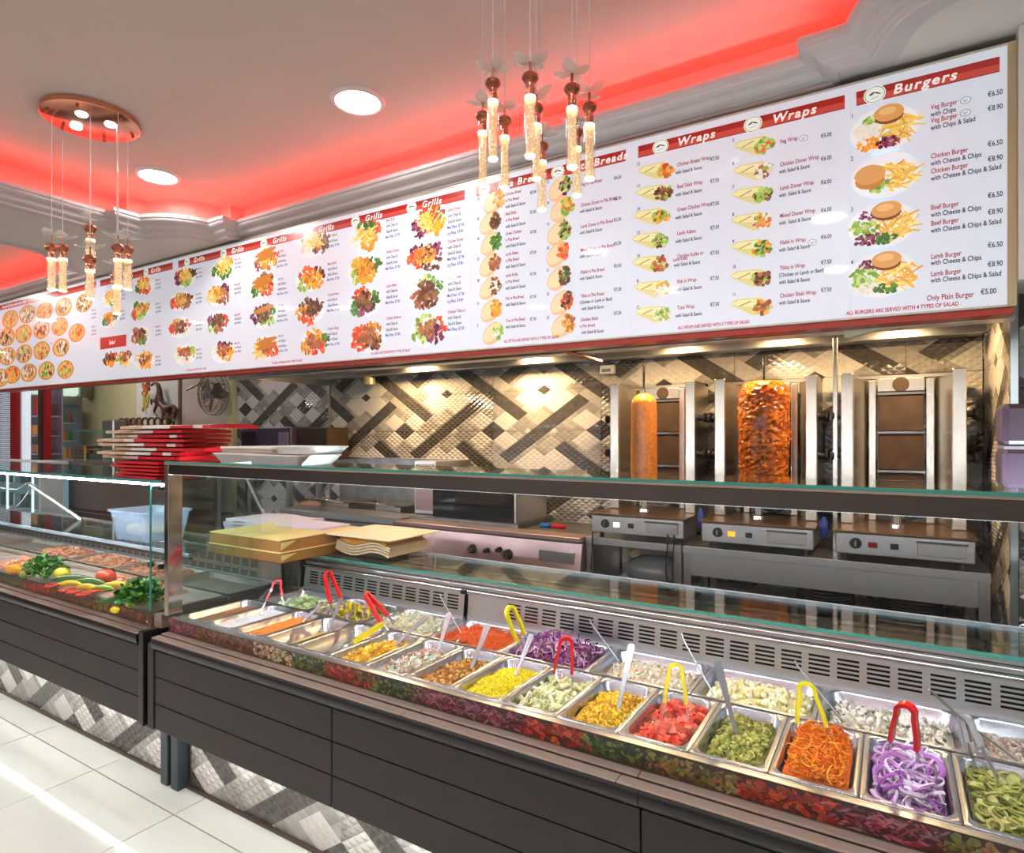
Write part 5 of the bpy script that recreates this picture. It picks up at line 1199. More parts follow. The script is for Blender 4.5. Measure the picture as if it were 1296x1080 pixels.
for k in range(6):
    z = .35+k*.27; MB().box(qx-.55, qx-.08, qa+.04, qb-.04, z, z+.012).build('shelf', white_pl, t)
    for j in range(5):
        y = qa+.10+j*.078; c = [S(200, 50, 40), S(240, 170, 40), S(230, 120, 40), S(60, 130, 70), S(200, 60, 90)][(j+k) % 5]
        MB().lathe([(0, z+.0125), (.028, z+.0125), (.03, z+.03), (.03, z+.13), (.012, z+.17), (.012, z+.20), (0, z+.2)], (qx-.14, y, 0), 10).build('drink_bottle', mat('bottle_%d' % ((j+k) % 5), c, .25, coat=.4), None, 'small coloured bottle on a fridge shelf', 'bottle', 'bottles in the drinks fridge', smooth=True)
# red door frames, dotted bead curtain, product shelf at the far left
rf = mat('red_frame', S(176, 22, 30), .4)
def upright(x0, x1, y, m, label, z1=2.5, name='door_frame', d=.06):
    a, c = px(x0, 540, Y=y), px(x1, 540, Y=y); return MB().box(a.x, c.x, y, y+d, 0, z1).build(name, m, None, label, 'post')
YL = 3.75
upright(13, 20.5, YL, rf, 'wide red post between the dotted curtain panels'); upright(54.5, 58.5, YL, rf, 'narrow red post beside the grey fridge')
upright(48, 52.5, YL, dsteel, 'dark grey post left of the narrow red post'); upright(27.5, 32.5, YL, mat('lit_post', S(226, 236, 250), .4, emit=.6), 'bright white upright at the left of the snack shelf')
cur = MB()
for (x0, x1) in ((-3, 13), (21, 27)):
    a, c = px(x0, 540, Y=YL+.05), px(x1, 540, Y=YL+.05); n = max(3, int((c.x-a.x)/.03))
    for i in range(n):
        for j in range(40):
            x = a.x+(c.x-a.x)*(i+.5)/n; z = 1.15+j*.028; cur.add([(x-.011, YL+.05, z), (x, YL+.05, z-.011), (x+.011, YL+.05, z), (x, YL+.05, z+.011), (x, YL+.042, z)], [(0, 1, 4), (1, 2, 4), (2, 3, 4), (3, 0, 4)])
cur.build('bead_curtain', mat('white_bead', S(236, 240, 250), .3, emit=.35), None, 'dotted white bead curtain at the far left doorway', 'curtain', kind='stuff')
MB().box(px(-40, 540, Y=4.6).x, px(28, 540, Y=4.6).x, 4.6, 4.62, .9, 2.5).build('shop_pane', mat('lit_backdrop', S(120, 124, 156), .3, emit=.35), None, 'bluish shop window pane behind the bead curtain', 'window')
t = thing('snack_shelf', 'narrow shelf unit with packets seen at the far left', 'shelf', tuple(px(40, 560, Y=3.9).xy)+(0,))
a, c = px(33, 540, Y=3.85), px(47.5, 540, Y=3.85)
MB().box(a.x, c.x, 4.14, 4.16, 0, 2.4).build('back_board', mat('lilac_board', S(170, 150, 170), .5), t)
for k, yy in enumerate((489, 526, 551, 574, 590)):
    z = px(40, yy, Y=3.85).z; MB().box(a.x, c.x, 3.85, 4.13, z-.022, z).build('shelf_board', MATS['lilac_board'], t)
    if k == 0: continue
    for j in range(3):
        x = a.x+(c.x-a.x)*(j+.1)/3; w = (c.x-a.x)*.28; cc = [[S(60, 140, 80), S(200, 50, 60), S(220, 60, 80)], [S(226, 150, 60), S(240, 170, 90), S(216, 140, 50)], [S(210, 140, 100), S(190, 120, 90), S(220, 160, 120)], [S(160, 140, 150), S(110, 110, 130), S(190, 190, 210)]][k-1][j]
        MB().box(x, x+w, 3.88, 4.0, z+.001, z+[0, .26, .14, .12, .07][k], bv=.01).build('snack_packet', mat('packet_%d%d' % (k, j), cc, .45), None, 'coloured packet on the narrow far left shelf', 'packet', 'packets on the far left shelf')
# lit low glass fridge behind the far left display
x0, x1 = px(-60, 640, Y=2.9).x, px(52, 640, Y=2.9).x
t = thing('counter_fridge', 'bright low glass fridge seen through the far left display', 'fridge', ((x0+x1)/2, 3.0, 0))
fb = mat('fridge_white', S(214, 226, 228), .35)
MB().box(x0, x1, 2.9, 3.15, 1.20, 1.24).build('top_panel', fb, t); MB().box(x0, x1, 3.10, 3.15, .2, 1.199).build('back_panel', mat('fridge_back', S(150, 190, 205), .4, emit=.25), t)
MB().box(x1-.06, x1, 2.9, 3.099, .2, 1.199).build('side_panel', fb, t); MB().box(x0, x1, 2.9, 3.15, 0, .199).build('base_panel', fb, t)
MB().box(x0, x1-.061, 2.901, 2.906, .2, 1.199).build('door_glass', clear, t)
for z in (.45, .72, .98): MB().box(x0, x1-.061, 2.93, 3.09, z, z+.01).build('shelf', fb, t)
for x in (px(14, 640, Y=2.95).x, px(46, 640, Y=2.95).x): MB().box(x-.012, x+.012, 2.91, 2.925, .25, 1.18).build('light_tube', mat('fridge_tube', (1, 1, 1), emit=1.8, ecol=(.85, .93, 1)), t)
for k in range(14):
    for j, z in enumerate((.46, .73, .99)):
        xx = x0+.05+k*(x1-x0-.15)/14
        if abs(xx-px(14, 640, Y=2.95).x) < .03: continue
        MB().box(xx, xx+.03, 2.98, 3.04, z+.001, z+.14, bv=.006).build('can', mat('can_%d' % (k % 3), [S(190, 215, 225), S(120, 150, 170), S(90, 140, 130)][k % 3], .3, .4), None, 'small pale can in the low glass fridge', 'can', 'cans in the low glass fridge')
# shelf unit with purple oven and dark box in front of the grey tiles
t = thing('steel_shelf', 'steel stand under the purple oven, left of the hood', 'stand', (-5.0, 3.8, 0))
MB().box(-5.60, -4.5, 3.6, 3.99, 1.27, 1.30).build('top', steelh, t)
for x in (-5.59, -4.55):
    for y in (3.61, 3.94): MB().box(x, x+.04, y, y+.04, 0, 1.269).build('leg', steel, t)
purp = mat('purple_plastic', S(84, 66, 84), .3, coat=.3)
pa, pc = px(302, 565, Y=3.62), px(366, 540, Y=3.62)
t = thing('microwave_oven', 'dark purple oven in front of the grey patterned tiles', 'oven', ((pa.x+pc.x)/2, 3.8, 1.302))
MB().box(pa.x, pc.x, 3.64, 3.96, 1.302, pc.z, bv=.015).build('body', purp, t)
MB().box(pa.x+.03, pa.x+.26, 3.625, 3.6395, 1.33, pc.z-.04, bv=.004).build('door', mat('oven_door', S(46, 26, 46), .1, coat=.6), t); MB().box(pc.x-.16, pc.x-.03, 3.63, 3.6395, 1.33, pc.z-.05, bv=.003).build('control_panel', mat('oven_panel', S(150, 134, 160), .3), t)
pa, pc = px(374, 566, Y=3.7), px(414, 541, Y=3.7)
MB().box(pa.x, pc.x, 3.7, 3.95, 1.302, pc.z, bv=.008).build('wooden_crate', mat('dark_wood', S(60, 44, 30), .6, noise=.4, nscale=8, stretch=(1, 1, 12)), None, 'dark brown crate right of the purple oven', 'crate')
# ================================================================ THINGS ON THE GLASS TOPS
def paper_bag(x0, x1, y0, y1, z, th, yaw, label, group, redfirst=False, seed=0, plain=False):
    r = random.Random(seed); t = thing('paper_bag', label, 'bag', ((x0+x1)/2, (y0+y1)/2, z), group); cx_, cy_ = (x0+x1)/2, (y0+y1)/2
    ca, sa = math.cos(yaw), math.sin(yaw)
    def piece(u0, u1, name, m):
        g = MB(); n = 5; rings = []
        for k in range(n+1):
            u = u0+(u1-u0)*k/n; L = x1-x0; X = -L/2+L*u; w = (y1-y0)/2; h = th*(.94+.05*math.sin(7*u+seed)); wob = .0004*math.sin(9*u+seed)
            rings.append([(cx_+X*ca-v*sa, cy_+X*sa+v*ca, z+wz) for v, wz in ((-w, .0006), (w, .0006), (w, .0006+h*.7+wob), (w*.4, h+wob), (-w*.4, h-wob), (-w, h*.7))])
        g.loft(rings, True); return g.build(name, m, t)
    kraft = mat('kraft_paper', S(206, 180, 152), .75, noise=.08, nscale=30); wp = mat('white_bag_paper', S(232, 226, 218), .65, noise=.04, nscale=30); rp = mat('red_bag_paper', S(205, 20, 34), .4, noise=.12, nscale=14, coat=.2)
    if plain: piece(0, 1, 'paper', rp); piece(-.015, .02, 'fold', kraft); return t
    m1 = .30+.1*math.sin(seed*2.3); m2 = m1+.22+.1*math.sin(seed*1.1); piece(0, m1, 'bottom_fold', kraft); piece(m1+.002, m2, 'paper', wp); piece(m2+.002, .82, 'red_print', rp); piece(.822, .92, 'paper', wp if seed % 2 else rp); piece(.922, 1, 'red_print', rp)
    return t
r = random.Random(12)
for k in range(8):
    z = 1.4+k*.0192; x0_ = -3.10+r.uniform(-.08, .12)+(-.12 if k == 0 else 0); L = .60+r.uniform(-.05, .08); y = 1.50+r.uniform(-.015, .02)
    lab = 'white and red paper bag, '+['', 'second from the bottom', 'third from the bottom', 'fourth from the bottom', 'fourth from the top', 'third from the top', 'second from the top', ''][k]+' of the tall pile'
    if k == 7: lab = 'topmost white and red paper bag of the tall pile'
    if k == 0: lab = 'lowest kraft and red paper bag of the tall pile'
    paper_bag(x0_, x0_+L, y-.02, y+.20, z, .0186, r.uniform(-.05, .09), lab, 'paper bags in the tall pile', seed=k)
for k in range(5):
    z = 1.3178+k*.0155; x0_ = -3.02+r.uniform(-.03, .03)
    paper_bag(x0_, x0_+.37, 1.46, 1.64, z, .0145, r.uniform(-.05, .05), ['lowest', 'second lowest', 'middle', 'second highest', 'topmost'][k]+' small dark red paper bag under the tall pile', 'small red bags on the lower glass top', seed=k+30, plain=True)
def foam_tray(cx_, cy_, w, d, h, z, yaw, label, group):
    rg = lambda s, zz: [(cx_+a*math.cos(yaw)-b_*math.sin(yaw), cy_+a*math.sin(yaw)+b_*math.cos(yaw), zz) for a, b_, _ in rrect(0, 0, w*s, d*s, .02*s, 0, 3)]
    g = MB().loft([rg(.82, z), rg(.98, z+h*.85), rg(1.0, z+h*.86), rg(1.0, z+h), rg(.965, z+h), rg(.95, z+h*.9), rg(.8, z+h*.15)], False)
    n = len(rg(1, 0)); g.f.append(tuple(range(n))[::-1]); g.f.append(tuple(range(6*n, 7*n)))
    return g.build('foam_tray', mat('white_foam', S(240, 240, 240), .55), None, label, 'tray', group, smooth=True)
gx = 'white takeaway trays on the glass top'
foam_tray(-2.15, 1.58, .30, .22, .038, 1.399, .05, 'white lidless takeaway tray left, beside the paper bags', gx)
tt = thing('takeaway_box', 'white lidded takeaway box resting on the left foam tray', 'box', (-2.12, 1.6, 1.438), gx)
MB().box(-2.28, -1.97, 1.50, 1.70, 1.438, 1.450, bv=.004).build('rim', mat('card_edge', S(206, 186, 166), .6), tt); MB().box(-2.285, -1.965, 1.495, 1.705, 1.4505, 1.462, bv=.005).build('lid', white_pl, tt)
foam_tray(-1.93, 1.56, .34, .20, .036, 1.399, -.02, 'wide white takeaway tray in front, right of the lidded box', gx)
foam_tray(-1.90, 1.60, .30, .16, .03, 1.4355, .06, 'upper white takeaway tray nested on the wide one', gx)
p = px(1262, 606, Y=1.62)
t = thing('card_terminal', 'dark purple rectangular box at the right end of the glass top', 'box', (.35, 1.6, 1.40))
MB().box(.185, .52, 1.55, 1.66, 1.3992, 1.475, bv=.008).build('lower_half', purp, t); MB().box(.185, .52, 1.55, 1.66, 1.482, 1.565, bv=.010).build('upper_half', purp, t); MB().box(.187, .518, 1.552, 1.658, 1.4755, 1.4815).build('seam', mat('silver_seam', S(180, 176, 186), .3, .6), t)
# cartons, papers and bread on the lower service shelf
def carton(x0, x1, y0, y1, z0, z1, label, n):
    t = thing('brown_carton', label, 'carton', ((x0+x1)/2, (y0+y1)/2, z0), 'brown paper cartons on the service shelf')
    MB().box(x0, x1, y0, y1, z0, z1-.004, bv=.004).build('box', mat('kraft_carton', S(168, 116, 58), .6, noise=.08, nscale=14), t)
    MB().box(x0-.003, x1+.003, y0-.003, y1+.003, z1-.0038, z1, bv=.002).build('lid', mat('pale_kraft', S(238, 212, 140), .6, noise=.05, nscale=14), t)
    MB().add([(x1+.0042, y0+.0, z0+.01), (x1+.0042, y0+.09, z1-.01), (x1+.0042, y0, z1-.01)], [(0, 1, 2)]).build('tape', mat('tape', S(228, 206, 140), .3), t, recalc=False)
carton(-3.02, -2.40, 1.86, 2.36, .923, .962, 'lower flat brown paper carton', 0) if False else None
carton(-2.915, -2.365, 1.846, 2.36, .9225, .972, 'lower flat brown paper carton on the service shelf', 0)
carton(-2.91, -2.375, 1.852, 2.35, .9725, 1.028, 'upper flat brown paper carton with a pale creased lid', 1)
lil = mat('lilac_paper', S(226, 214, 236), .6, noise=.05, nscale=30)
for k in range(6):
    g = MB(); xx = -3.34+.012*(k % 3); rings = []
    for q in range(7):
        x = xx+.5*q/6; w = .004*math.sin(q*1.3+k); rings.append([(x, 2.20+.01*(k % 2), .9226+k*.018+w), (x, 2.50, .9226+k*.018+w), (x, 2.50, .938+k*.018+w), (x, 2.20+.01*(k % 2), .938+k*.018+w)])
    g.loft(rings, True).build('wrapping_paper', lil, None, 'folded lilac-white paper bundle behind the cartons', 'paper', 'folded lilac papers behind the cartons')
MB().box(-3.5, -2.60, 2.16, 2.55, .912, .921).build('steel_ledge', steelh, None, 'steel ledge under the lilac papers at the counter gap', 'ledge')
for k in range(3): MB().box(-2.80, -2.44, 2.15, 2.34, 1.0235+k*.006, 1.0285+k*.006).build('paper_sheet', lil, None, 'flat lilac-white paper sheet on the upper carton', 'paper', 'lilac sheets on the upper carton')
# clear container with cream lid and folded flatbreads
t = thing('bread_container', 'clear plastic container with a square cream lid', 'container', (-2.0, 2.2, .923))
bx0, bx1, byy0, byy1 = -2.37, -1.97, 2.14, 2.46
g = MB(); g.box(bx0, bx1, byy0, byy0+.003, .923, 1.018); g.box(bx0, bx1, byy1-.003, byy1, .923, 1.018); g.box(bx0, bx0+.003, byy0+.0035, byy1-.0035, .923, 1.018); g.box(bx1-.003, bx1, byy0+.0035, byy1-.0035, .923, 1.018)
g.build('clear_wall', glass('clear_plastic', (.99, .98, .96), .25), t)
MB().box(bx0-.02, bx1+.02, byy0-.02, byy1+.02, 1.0185, 1.026, bv=.003).build('cream_lid', mat('cream_lid', S(246, 234, 196), .45), t)
for k in range(4):
    g = MB(); rings = []
    for q in range(15):
        u = q/14; x = bx0+.025+(bx1-bx0-.05)*u; z = .926+k*.0125+.013*(1+math.sin(u*7.2+2.4+k*.08)); rings.append([(x, byy0+.012+.004*k, z), (x, byy1-.02, z), (x, byy1-.02, z+.010), (x, byy0+.012+.004*k, z+.010)])
    g.loft(rings, True).build('flatbread', mat('flatbread', S(226, 204, 172), .7, noise=.1, nscale=40), None, 'folded pale flatbread, wavy, inside the clear container', 'bread', 'flatbreads in the clear container')
g = MB(); rings = []
for q in range(15):
    u = q/14; x = bx0+.05+(bx1-bx0-.1)*u; z = .978+.012*(1+math.sin(u*7.2+2.6)); rings.append([(x, byy0+.02, z), (x, byy1-.03, z), (x, byy1-.03, 1.012), (x, byy0+.02, 1.012)])
g.loft(rings, True).build('orange_bread', mat('orange_bread', S(224, 150, 50), .5, noise=.12, nscale=12), None, 'orange-brown bread lying on top of the pale flatbreads', 'bread')
# plastic tub with rolls on the left glass shelf
p0, p1 = px(147, 678, Y=1.66), px(203, 686, Y=1.66)
t = thing('plastic_tub', 'translucent bluish plastic tub on the left glass shelf', 'tub', (-3.32, 1.78, .971))
tx0, tx1 = -3.50, -3.14
g = MB(); n = 6
ro = lambda e, z: rrect((tx0+tx1)/2, 1.78, tx1-tx0-e, .27-e, .03, z, 4)
g.loft([ro(.06, .971), ro(.02, 1.11), ro(0, 1.112), ro(0, 1.122), ro(.012, 1.122), ro(.026, 1.11), ro(.066, .975)], False); m_ = len(ro(0, 0)); g.f.append(tuple(range(m_))[::-1]); g.f.append(tuple(range(6*m_, 7*m_)))
tm = bpy.data.materials.new('frosted_tub'); tm.use_nodes = True; q = tm.node_tree.nodes['Principled BSDF']; q.inputs['Base Color'].default_value = (*S(180, 205, 232), 1); q.inputs['Alpha'].default_value = .38; q.inputs['Roughness'].default_value = .25
g.build('tub', tm, t, smooth=True)
for k, (x, y, rx) in enumerate(((-3.41, 1.75, .05), (-3.38, 1.83, .045), (-3.31, 1.74, .045), (-3.26, 1.82, .05), (-3.22, 1.74, .04))):
    MB().ball((x, y, .978+.034), rx, 12, None, (1, .8, .62)).build('bread_roll', mat('roll_%d' % (k % 2), [S(232, 220, 190), S(200, 176, 150)][k % 2], .7), None, 'pale round bread roll in the plastic tub', 'bread', 'bread rolls in the plastic tub', smooth=True)
# ================================================================ MEAT TRAYS AND VEGETABLES, LEFT COUNTER
tray_m = mat('grey_tray', S(150, 140, 132), .4, .5)
for k, x in enumerate((-2.93, -3.47, -4.01, -4.55, -5.09, -5.63)):
    mm = MB(); mm.loft([rrect(x, 1.92, .52, .26, .02, .755), rrect(x, 1.92, .52, .26, .02, .759), rrect(x, 1.92, .49, .23, .02, .759), rrect(x, 1.92, .46, .20, .02, .735)], False); n = 24; mm.f.append(tuple(range(3*n, 4*n)))
    mm.build('meat_tray', tray_m, None, 'flat steel tray in the back row of the far display', 'tray', 'flat trays in the far display')
    if k in (1, 2, 3): food('pale minced chicken on a flat tray, %s' % ['', 'nearest', 'middle', 'farthest'][k], x, 1.92, .50, .24, .745, .02, S(214, 150, 120), [(ICO, 110, (.02, .035), [S(226, 160, 130), S(210, 134, 104), S(234, 180, 150)], (1, .8, .5), 'flat')], 300+k, name='minced_meat', cat='meat')
for k, x in enumerate((-2.86, -3.19, -3.52, -3.85, -4.18, -4.51, -4.84, -5.17, -5.5)):
    me = MB(); me.box(x-.162, x+.162, 1.465, 1.78, .748, .7545, bv=.002).build('front_tray', mat('salmon_tray', S(196, 176, 164), .35, .2), None, 'flat pale tray in the front row of the far display', 'tray', 'front trays in the far display')
for k, x in enumerate((-3.0, -3.36, -4.3)):
    food(['salmon-coloured chicken fillets nearest the glass end', 'salmon-coloured chicken fillets under the peppers', 'salmon-coloured chicken fillets beyond the far parsley'][k], x, 1.6, .32, .30, .757, .014, S(220, 140, 110), [(ICO, 60, (.04, .06), [S(236, 160, 124), S(226, 140, 100), S(240, 180, 150)], (1, .7, .35), 'flat')], 310+k, name='chicken_fillets', cat='meat')
def parsley(c, R, label, seed):
    r = random.Random(seed); g = MB(); G = [S(64, 150, 40), S(44, 120, 30), S(96, 180, 60), S(30, 90, 26)]
    st = MB()
    for k in range(420):
        a, e = r.uniform(0, 6.28), r.uniform(-.15, 1.35); d = R*r.uniform(.45, 1.05)
        p_ = Vector((c[0]+d*1.25*math.cos(a)*math.cos(e), c[1]+d*math.sin(a)*math.cos(e), c[2]+.02+d*.85*math.sin(e))); s = r.uniform(.007, .014); v1 = Vector((r.uniform(-1, 1), r.uniform(-1, 1), r.uniform(-.3, .8))).normalized()*s; v2 = v1.cross(Vector((r.uniform(-1, 1), r.uniform(-1, 1), 1))).normalized()*s
        g.add([p_-v1, p_-v1*.3+v2*.7, p_+v1*.4+v2, p_+v1*1.2, p_+v1*.4-v2, p_-v1*.3-v2*.7], [(0, 1, 5), (1, 2, 3), (1, 3, 5), (3, 4, 5)], r.choice(G))
    o = g.build('parsley', mat('leaf_green', (.1, .3, .05), .5, attr=True), None, label, 'herb', kind='stuff', colors=True, recalc=False)
    for k in range(14):
        a = r.uniform(0, 6.28); MB().tube([(c[0]+.02*math.cos(a), c[1]+.02*math.sin(a), c[2]), (c[0]+R*.6*math.cos(a), c[1]+R*.6*math.sin(a), c[2]+R*.5)], .002, 5).build('stem', mat('stem_green', S(110, 160, 70), .5), o)
q = px(173, 756, Z=.80); parsley((q.x, q.y+.02, .775), .095, 'bushy green parsley bunch near the glass end of the far display', 1)
q = px(52, 724, Z=.80); parsley((q.x, q.y+.02, .775), .10, 'bushy green parsley bunch farther left in the far display', 2)
def veg(kind, x, y, Z, label, colr, L=.06, r_=.03, yaw=0, group=None, sq=(1, 1, 1)):
    q = px(x, y, Z=Z); m_ = mat('veg_'+kind+str(round(colr[0]*99)), colr, .25, coat=.4, noise=.08, nscale=20)
    g = MB()
    if kind in ('cucumber', 'green_chilli', 'yellow_chilli'):
        P = [(q.x+L*(u-.5)*math.cos(yaw), q.y+L*(u-.5)*math.sin(yaw)+.01*math.sin(3*u), Z+.006*math.sin(3.14*u)) for u in [i/8 for i in range(9)]]
        g.tube(P, [r_*s for s in (.35, .75, .95, 1, 1, .95, .85, .6, .2)], 10)
    elif kind == 'tomato_slice': g.lathe([(0, -.004), (r_*.9, -.004), (r_, 0), (r_*.9, .004), (0, .004)], (q.x, q.y, Z), 16)
    else:
        g.ball((q.x, q.y, Z), r_, 16, None, sq)
        if 'pepper' in kind:
            for i, v in enumerate(g.v):
                a = math.atan2(v[1]-q.y, v[0]-q.x); k_ = 1+.10*math.cos(3*a); g.v[i] = (q.x+(v[0]-q.x)*k_, q.y+(v[1]-q.y)*k_, v[2])
    o = g.build(kind, m_, None, label, kind.split('_')[-1].replace('slice', 'tomato'), group, smooth=True)
    if 'pepper' in kind or kind == 'tomato': MB().tube([(q.x, q.y, Z+r_*sq[2]*.9), (q.x+.004, q.y, Z+r_*sq[2]+.012)], .003, 6).build('stem', mat('stem_green', S(110, 160, 70), .5), o)
    return o
veg('lemon', 78, 726, .80, 'plump yellow lemon between the two parsley bunches', S(244, 224, 40), r_=.034, sq=(1.5, 1, .9))
veg('cucumber', 92, 734, .785, 'green cucumber touching the lemon', S(50, 110, 30), .20, .018, .6); veg('cucumber', 114, 738, .785, 'green cucumber right of the lemon, in front of the tomatoes', S(60, 120, 34), .18, .018, .35)
veg('yellow_chilli', 88, 740, .778, 'yellow chilli pepper in front of the left cucumber', S(240, 210, 30), .12, .014, .5); veg('yellow_chilli', 110, 745, .778, 'yellow chilli pepper below the right cucumber', S(236, 200, 26), .14, .016, .2); veg('yellow_chilli', 148, 742, .78, 'yellow chilli pepper left of the near parsley', S(244, 208, 30), .15, .016, .5)
veg('green_chilli', 130, 746, .78, 'light green chilli among the chicken fillets', S(120, 190, 50), .12, .013, .4); veg('green_chilli', 150, 760, .78, 'dark green chilli under the near parsley bunch', S(50, 110, 30), .17, .015, .9)
veg('tomato', 134, 729, .80, 'large orange-red tomato behind the chillies', S(226, 76, 30), r_=.042, sq=(1.35, 1, .8))
for k, (x, y) in enumerate(((66, 741), (84, 746), (94, 749), (106, 752), (118, 748))): veg('tomato_slice', x, y, .777, 'red tomato slice in the front row of slices', S(222, 50, 34), r_=.034, group='tomato slices on the chicken')
veg('orange_pepper', 18, 720, .785, 'orange-yellow pepper left of the far parsley', S(246, 180, 40), r_=.04, sq=(1.3, 1, .7)); veg('orange_pepper', 32, 724, .78, 'small orange pepper next to the far parsley', S(236, 140, 50), r_=.03, sq=(1.2, 1, .7))
for k, (x, y) in enumerate(((150, 755), (160, 757), (199, 756), (166, 765), (146, 772))): veg('yellow_pepper', x, y, .775, 'small yellow pepper piece around the near parsley', S(248, 226, 20), r_=.018, sq=(1.3, 1, .8), group='yellow pepper pieces')
# ================================================================ CHANDELIERS
tube_m = bpy.data.materials.new('bubble_crystal'); tube_m.use_nodes = True; nt = tube_m.node_tree; pb = nt.nodes['Principled BSDF']
pb.inputs['Base Color'].default_value = (.9, .8, .62, 1); pb.inputs['Roughness'].default_value = .15; pb.inputs['Alpha'].default_value = .62
vz = nt.nodes.new('ShaderNodeTexVoronoi'); vz.inputs['Scale'].default_value = 150; tc = nt.nodes.new('ShaderNodeTexCoord'); nt.links.new(tc.outputs['Object'], vz.inputs[0])
cr = nt.nodes.new('ShaderNodeValToRGB'); cr.color_ramp.elements[0].position = .2; cr.color_ramp.elements[0].color = (1, .86, .55, 1); cr.color_ramp.elements[1].position = .5; cr.color_ramp.elements[1].color = (.30, .15, .06, 1)
nt.links.new(vz.outputs['Distance'], cr.inputs[0]); nt.links.new(cr.outputs[0], pb.inputs['Emission Color']); pb.inputs['Emission Strength'].default_value = .85
shell_m = glass('tube_shell', (1, .97, .92), 1.4); glow_m = mat('amber_glow', (1, .8, .4), emit=4.5, ecol=(1, .78, .34)); petal_m = bpy.data.materials.new('petal_crystal'); petal_m.use_nodes = True; pq = petal_m.node_tree.nodes['Principled BSDF']; pq.inputs['Base Color'].default_value = (.95, .93, .92, 1); pq.inputs['Alpha'].default_value = .55; pq.inputs['Roughness'].default_value = .05; pq.inputs['Coat Weight'].default_value = 1.
cordm = mat('clear_cord', S(226, 222, 218), .3)
def pendant(ch, x, ytop, ybot, w, rad, seed):
    r = random.Random(seed); P0 = px(x, ytop, w=w); P1 = px(x, ybot, w=w); cx_, cy_ = P0.x, P0.y; z1, z0 = P0.z, P1.z; L = z1-z0
    o = MB().lathe([(0, z0+.002), (rad*.72, z0+.002), (rad*.72, z1-.002), (0, z1-.002)], (cx_, cy_, 0), 16).build('crystal_tube', tube_m, ch, smooth=True)
    MB().lathe([(rad*.76, z0), (rad, z0+.001), (rad, z1), (rad*.76, z1)], (cx_, cy_, 0), 20, caps=False).build('glass_sleeve', shell_m, o, smooth=True)
    MB().lathe([(0, z0-.004), (rad*.8, z0-.004), (rad*.9, z0+.0005), (0, z0+.0015)], (cx_, cy_, 0), 16).build('glowing_end', glow_m, o, smooth=True)
    MB().lathe([(rad*.5, z1-.001), (rad*.92, z1-.001), (rad*.92, z1+.006), (rad*.5, z1+.006)], (cx_, cy_, 0), 16, caps=False).build('glowing_ring', glow_m, o)
    MB().lathe([(0, z1+.006), (rad*.72, z1+.006), (rad*.72, z1+.02), (rad*.78, z1+.022), (rad*.72, z1+.0255), (rad*.72, z1+.0335), (0, z1+.0335)], (cx_, cy_, 0), 16).build('collar', copper, o, smooth=True)
    k_ = rad/.0165; zc_ = z1+.034
    MB().lathe([(0, zc_), (rad*.7, zc_), (rad*1.0, zc_+.004*k_), (rad*1.38, zc_+.013*k_), (rad*1.34, zc_+.022*k_), (rad*.9, zc_+.029*k_), (rad*.3, zc_+.033*k_), (0, zc_+.033*k_)], (cx_, cy_, 0), 10).build('cap', copperd, o)
    zp = zc_+.06*k_
    MB().tube([(cx_, cy_, zc_+.033*k_), (cx_, cy_, zp)], .003, 6).build('stalk', copperd, o)
    a0 = r.uniform(0, 6)
    for k in range(4):
        a = a0+k*math.pi/2+r.uniform(-.2, .2); up = r.uniform(.1, .35); g = MB(); ca, sa = math.cos(a), math.sin(a); Lp = rad*2.9; rings = []
        for q in range(8):
            u = q/7; d = .004+Lp*u; ww = rad*1.15*math.sin(math.pi*min(1, u*.86+.06))**.9+.0008; tt_ = .0022+.002*math.sin(math.pi*u)
            zc = zp+d*up-.004*math.sin(3*u); rings.append([(cx_+d*ca-ww*sa, cy_+d*sa+ww*ca, zc), (cx_+d*ca, cy_+d*sa, zc+tt_), (cx_+d*ca+ww*sa, cy_+d*sa-ww*ca, zc), (cx_+d*ca, cy_+d*sa, zc-tt_)])
        g.loft(rings, True).build('petal', petal_m, o, smooth=True)
    MB().tube([(cx_, cy_, zp), (cx_, cy_, ZC-.03)], .0017, 6).build('cord', cordm, o)
    return cx_, cy_
def canopy(ch, cx_, cy_, R, spots):
    c = MB().lathe([(0, ZC-.028), (R*.97, ZC-.028), (R, ZC-.024), (R, ZC-.001), (0, ZC-.001)], (cx_, cy_, 0), 48).build('canopy', copper, ch, smooth=True)
    for dx, dy in spots: MB().lathe([(0, ZC-.036), (.02, ZC-.036), (.024, ZC-.029), (0, ZC-.029)], (cx_+dx, cy_+dy, 0), 14).build('spot', mat('canopy_spot', (1, 1, 1), emit=14, ecol=(1, .97, .94)), c)
    for k in range(6): MB().lathe([(0, ZC-.038), (.007, ZC-.038), (.007, ZC-.0285), (0, ZC-.0285)], (cx_+R*.86*math.cos(k*1.05+.3), cy_+R*.86*math.sin(k*1.05+.3), 0), 8).build('screw', copperd, c)
c1 = thing('pendant_chandelier', 'near chandelier of nine glowing bubble-glass tubes in front of the pita columns', 'chandelier', (-.8, 1.44, 2.2))
xs = []
for k, (x, a, c, w) in enumerate(((610.8, 170, 233, 2.05), (623.8, 131, 201, 1.85), (638.7, 176, 237, 2.05), (671, 126, 197, 1.72), (679, 161, 226, 2.0), (686, 207, 265, 2.18), (724, 140, 211, 1.74), (730, 190, 247, 2.12), (746, 161, 226, 1.88))):
    xs.append(pendant(c1, x, a, c, w*.8, .0136, k))
mx_ = sum(q[0] for q in xs)/9; my_ = sum(q[1] for q in xs)/9
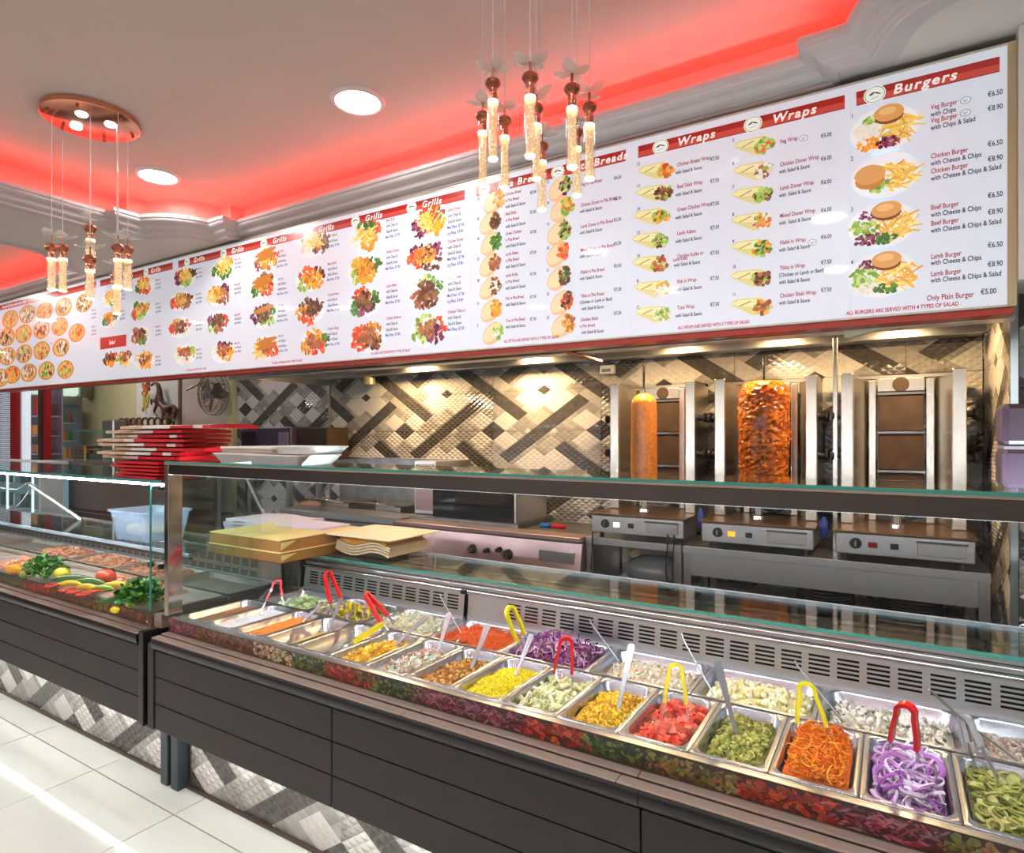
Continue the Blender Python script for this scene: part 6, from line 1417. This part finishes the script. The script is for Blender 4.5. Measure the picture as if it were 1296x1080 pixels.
canopy(c1, mx_, my_, .19, ((.1, .05), (-.1, .02), (0, -.1)))
c2 = thing('pendant_chandelier', 'far chandelier with a round copper ceiling plate, in front of the pizza pictures', 'chandelier', (-2.99, 1.35, 2.1))
for k, (x, a, c, w) in enumerate(((65.4, 329, 366, 2.66), (79.4, 329, 368, 2.80), (114.6, 305, 341, 2.70), (114, 344, 378, 2.62), (149.5, 330, 362, 2.62), (148, 365, 397, 2.74), (161.6, 331, 366, 2.82))):
    pendant(c2, x, a, c, w, .019, k+20)
canopy(c2, -2.985, 1.348, .185, ((-.09, -.02), (.06, .05), (.05, -.06), ))
# ================================================================ DOWNLIGHTS
def downlight(x, y, label, R=.105, z=ZC):
    t = thing('ceiling_downlight', label, 'ceiling light', (x, y, z-.012), 'round ceiling downlights')
    MB().lathe([(R*.88, z-.012), (R*1.0, z-.012), (R*1.08, z-.001), (R*.86, z-.001)], (x, y, 0), 40, caps=False).build('trim_ring', white_pl, t, smooth=True)
    MB().lathe([(0, z-.010), (R*.87, z-.009), (R*.87, z-.003), (0, z-.003)], (x, y, 0), 32).build('diffuser', down_led, t)
downlight(-1.896, 1.863, 'round white downlight in the middle of the ceiling tray, the largest one seen')
downlight(-3.352, 1.838, 'round white downlight close to the far chandelier')
downlight(-5.30, 1.80, 'round white downlight cut by the left edge of the photo')
for k, (x, y) in enumerate(((-3.3, .3), (-3.25, -1.2), (-1.8, -1.2), (-.35, .2), (-.4, -1.2), (-1.9, .3), (-5.6, .2), (-7.2, .2), (-7.2, 1.8), (-8.6, 1.2))): downlight(x, y, 'round white downlight behind or beside the camera')
for k, (x, y) in enumerate(((1.2, 1.0), (1.2, -1.0), (-4.25, -1.0), (-4.25, .6), (1.2, 3.0), (-8.0, 3.6), (-10.6, 3.0), (-10.5, 1.0), (-6.4, 3.3), (-9.3, 4.1), (-7.4, 3.4), (-5.2, 3.4), (-11.5, 4.3))): downlight(x, y, 'round white fill downlight added in the lower soffit, out of the photo', .085, ZS)  # unseen soffit lamps, several added to brighten the dark left background
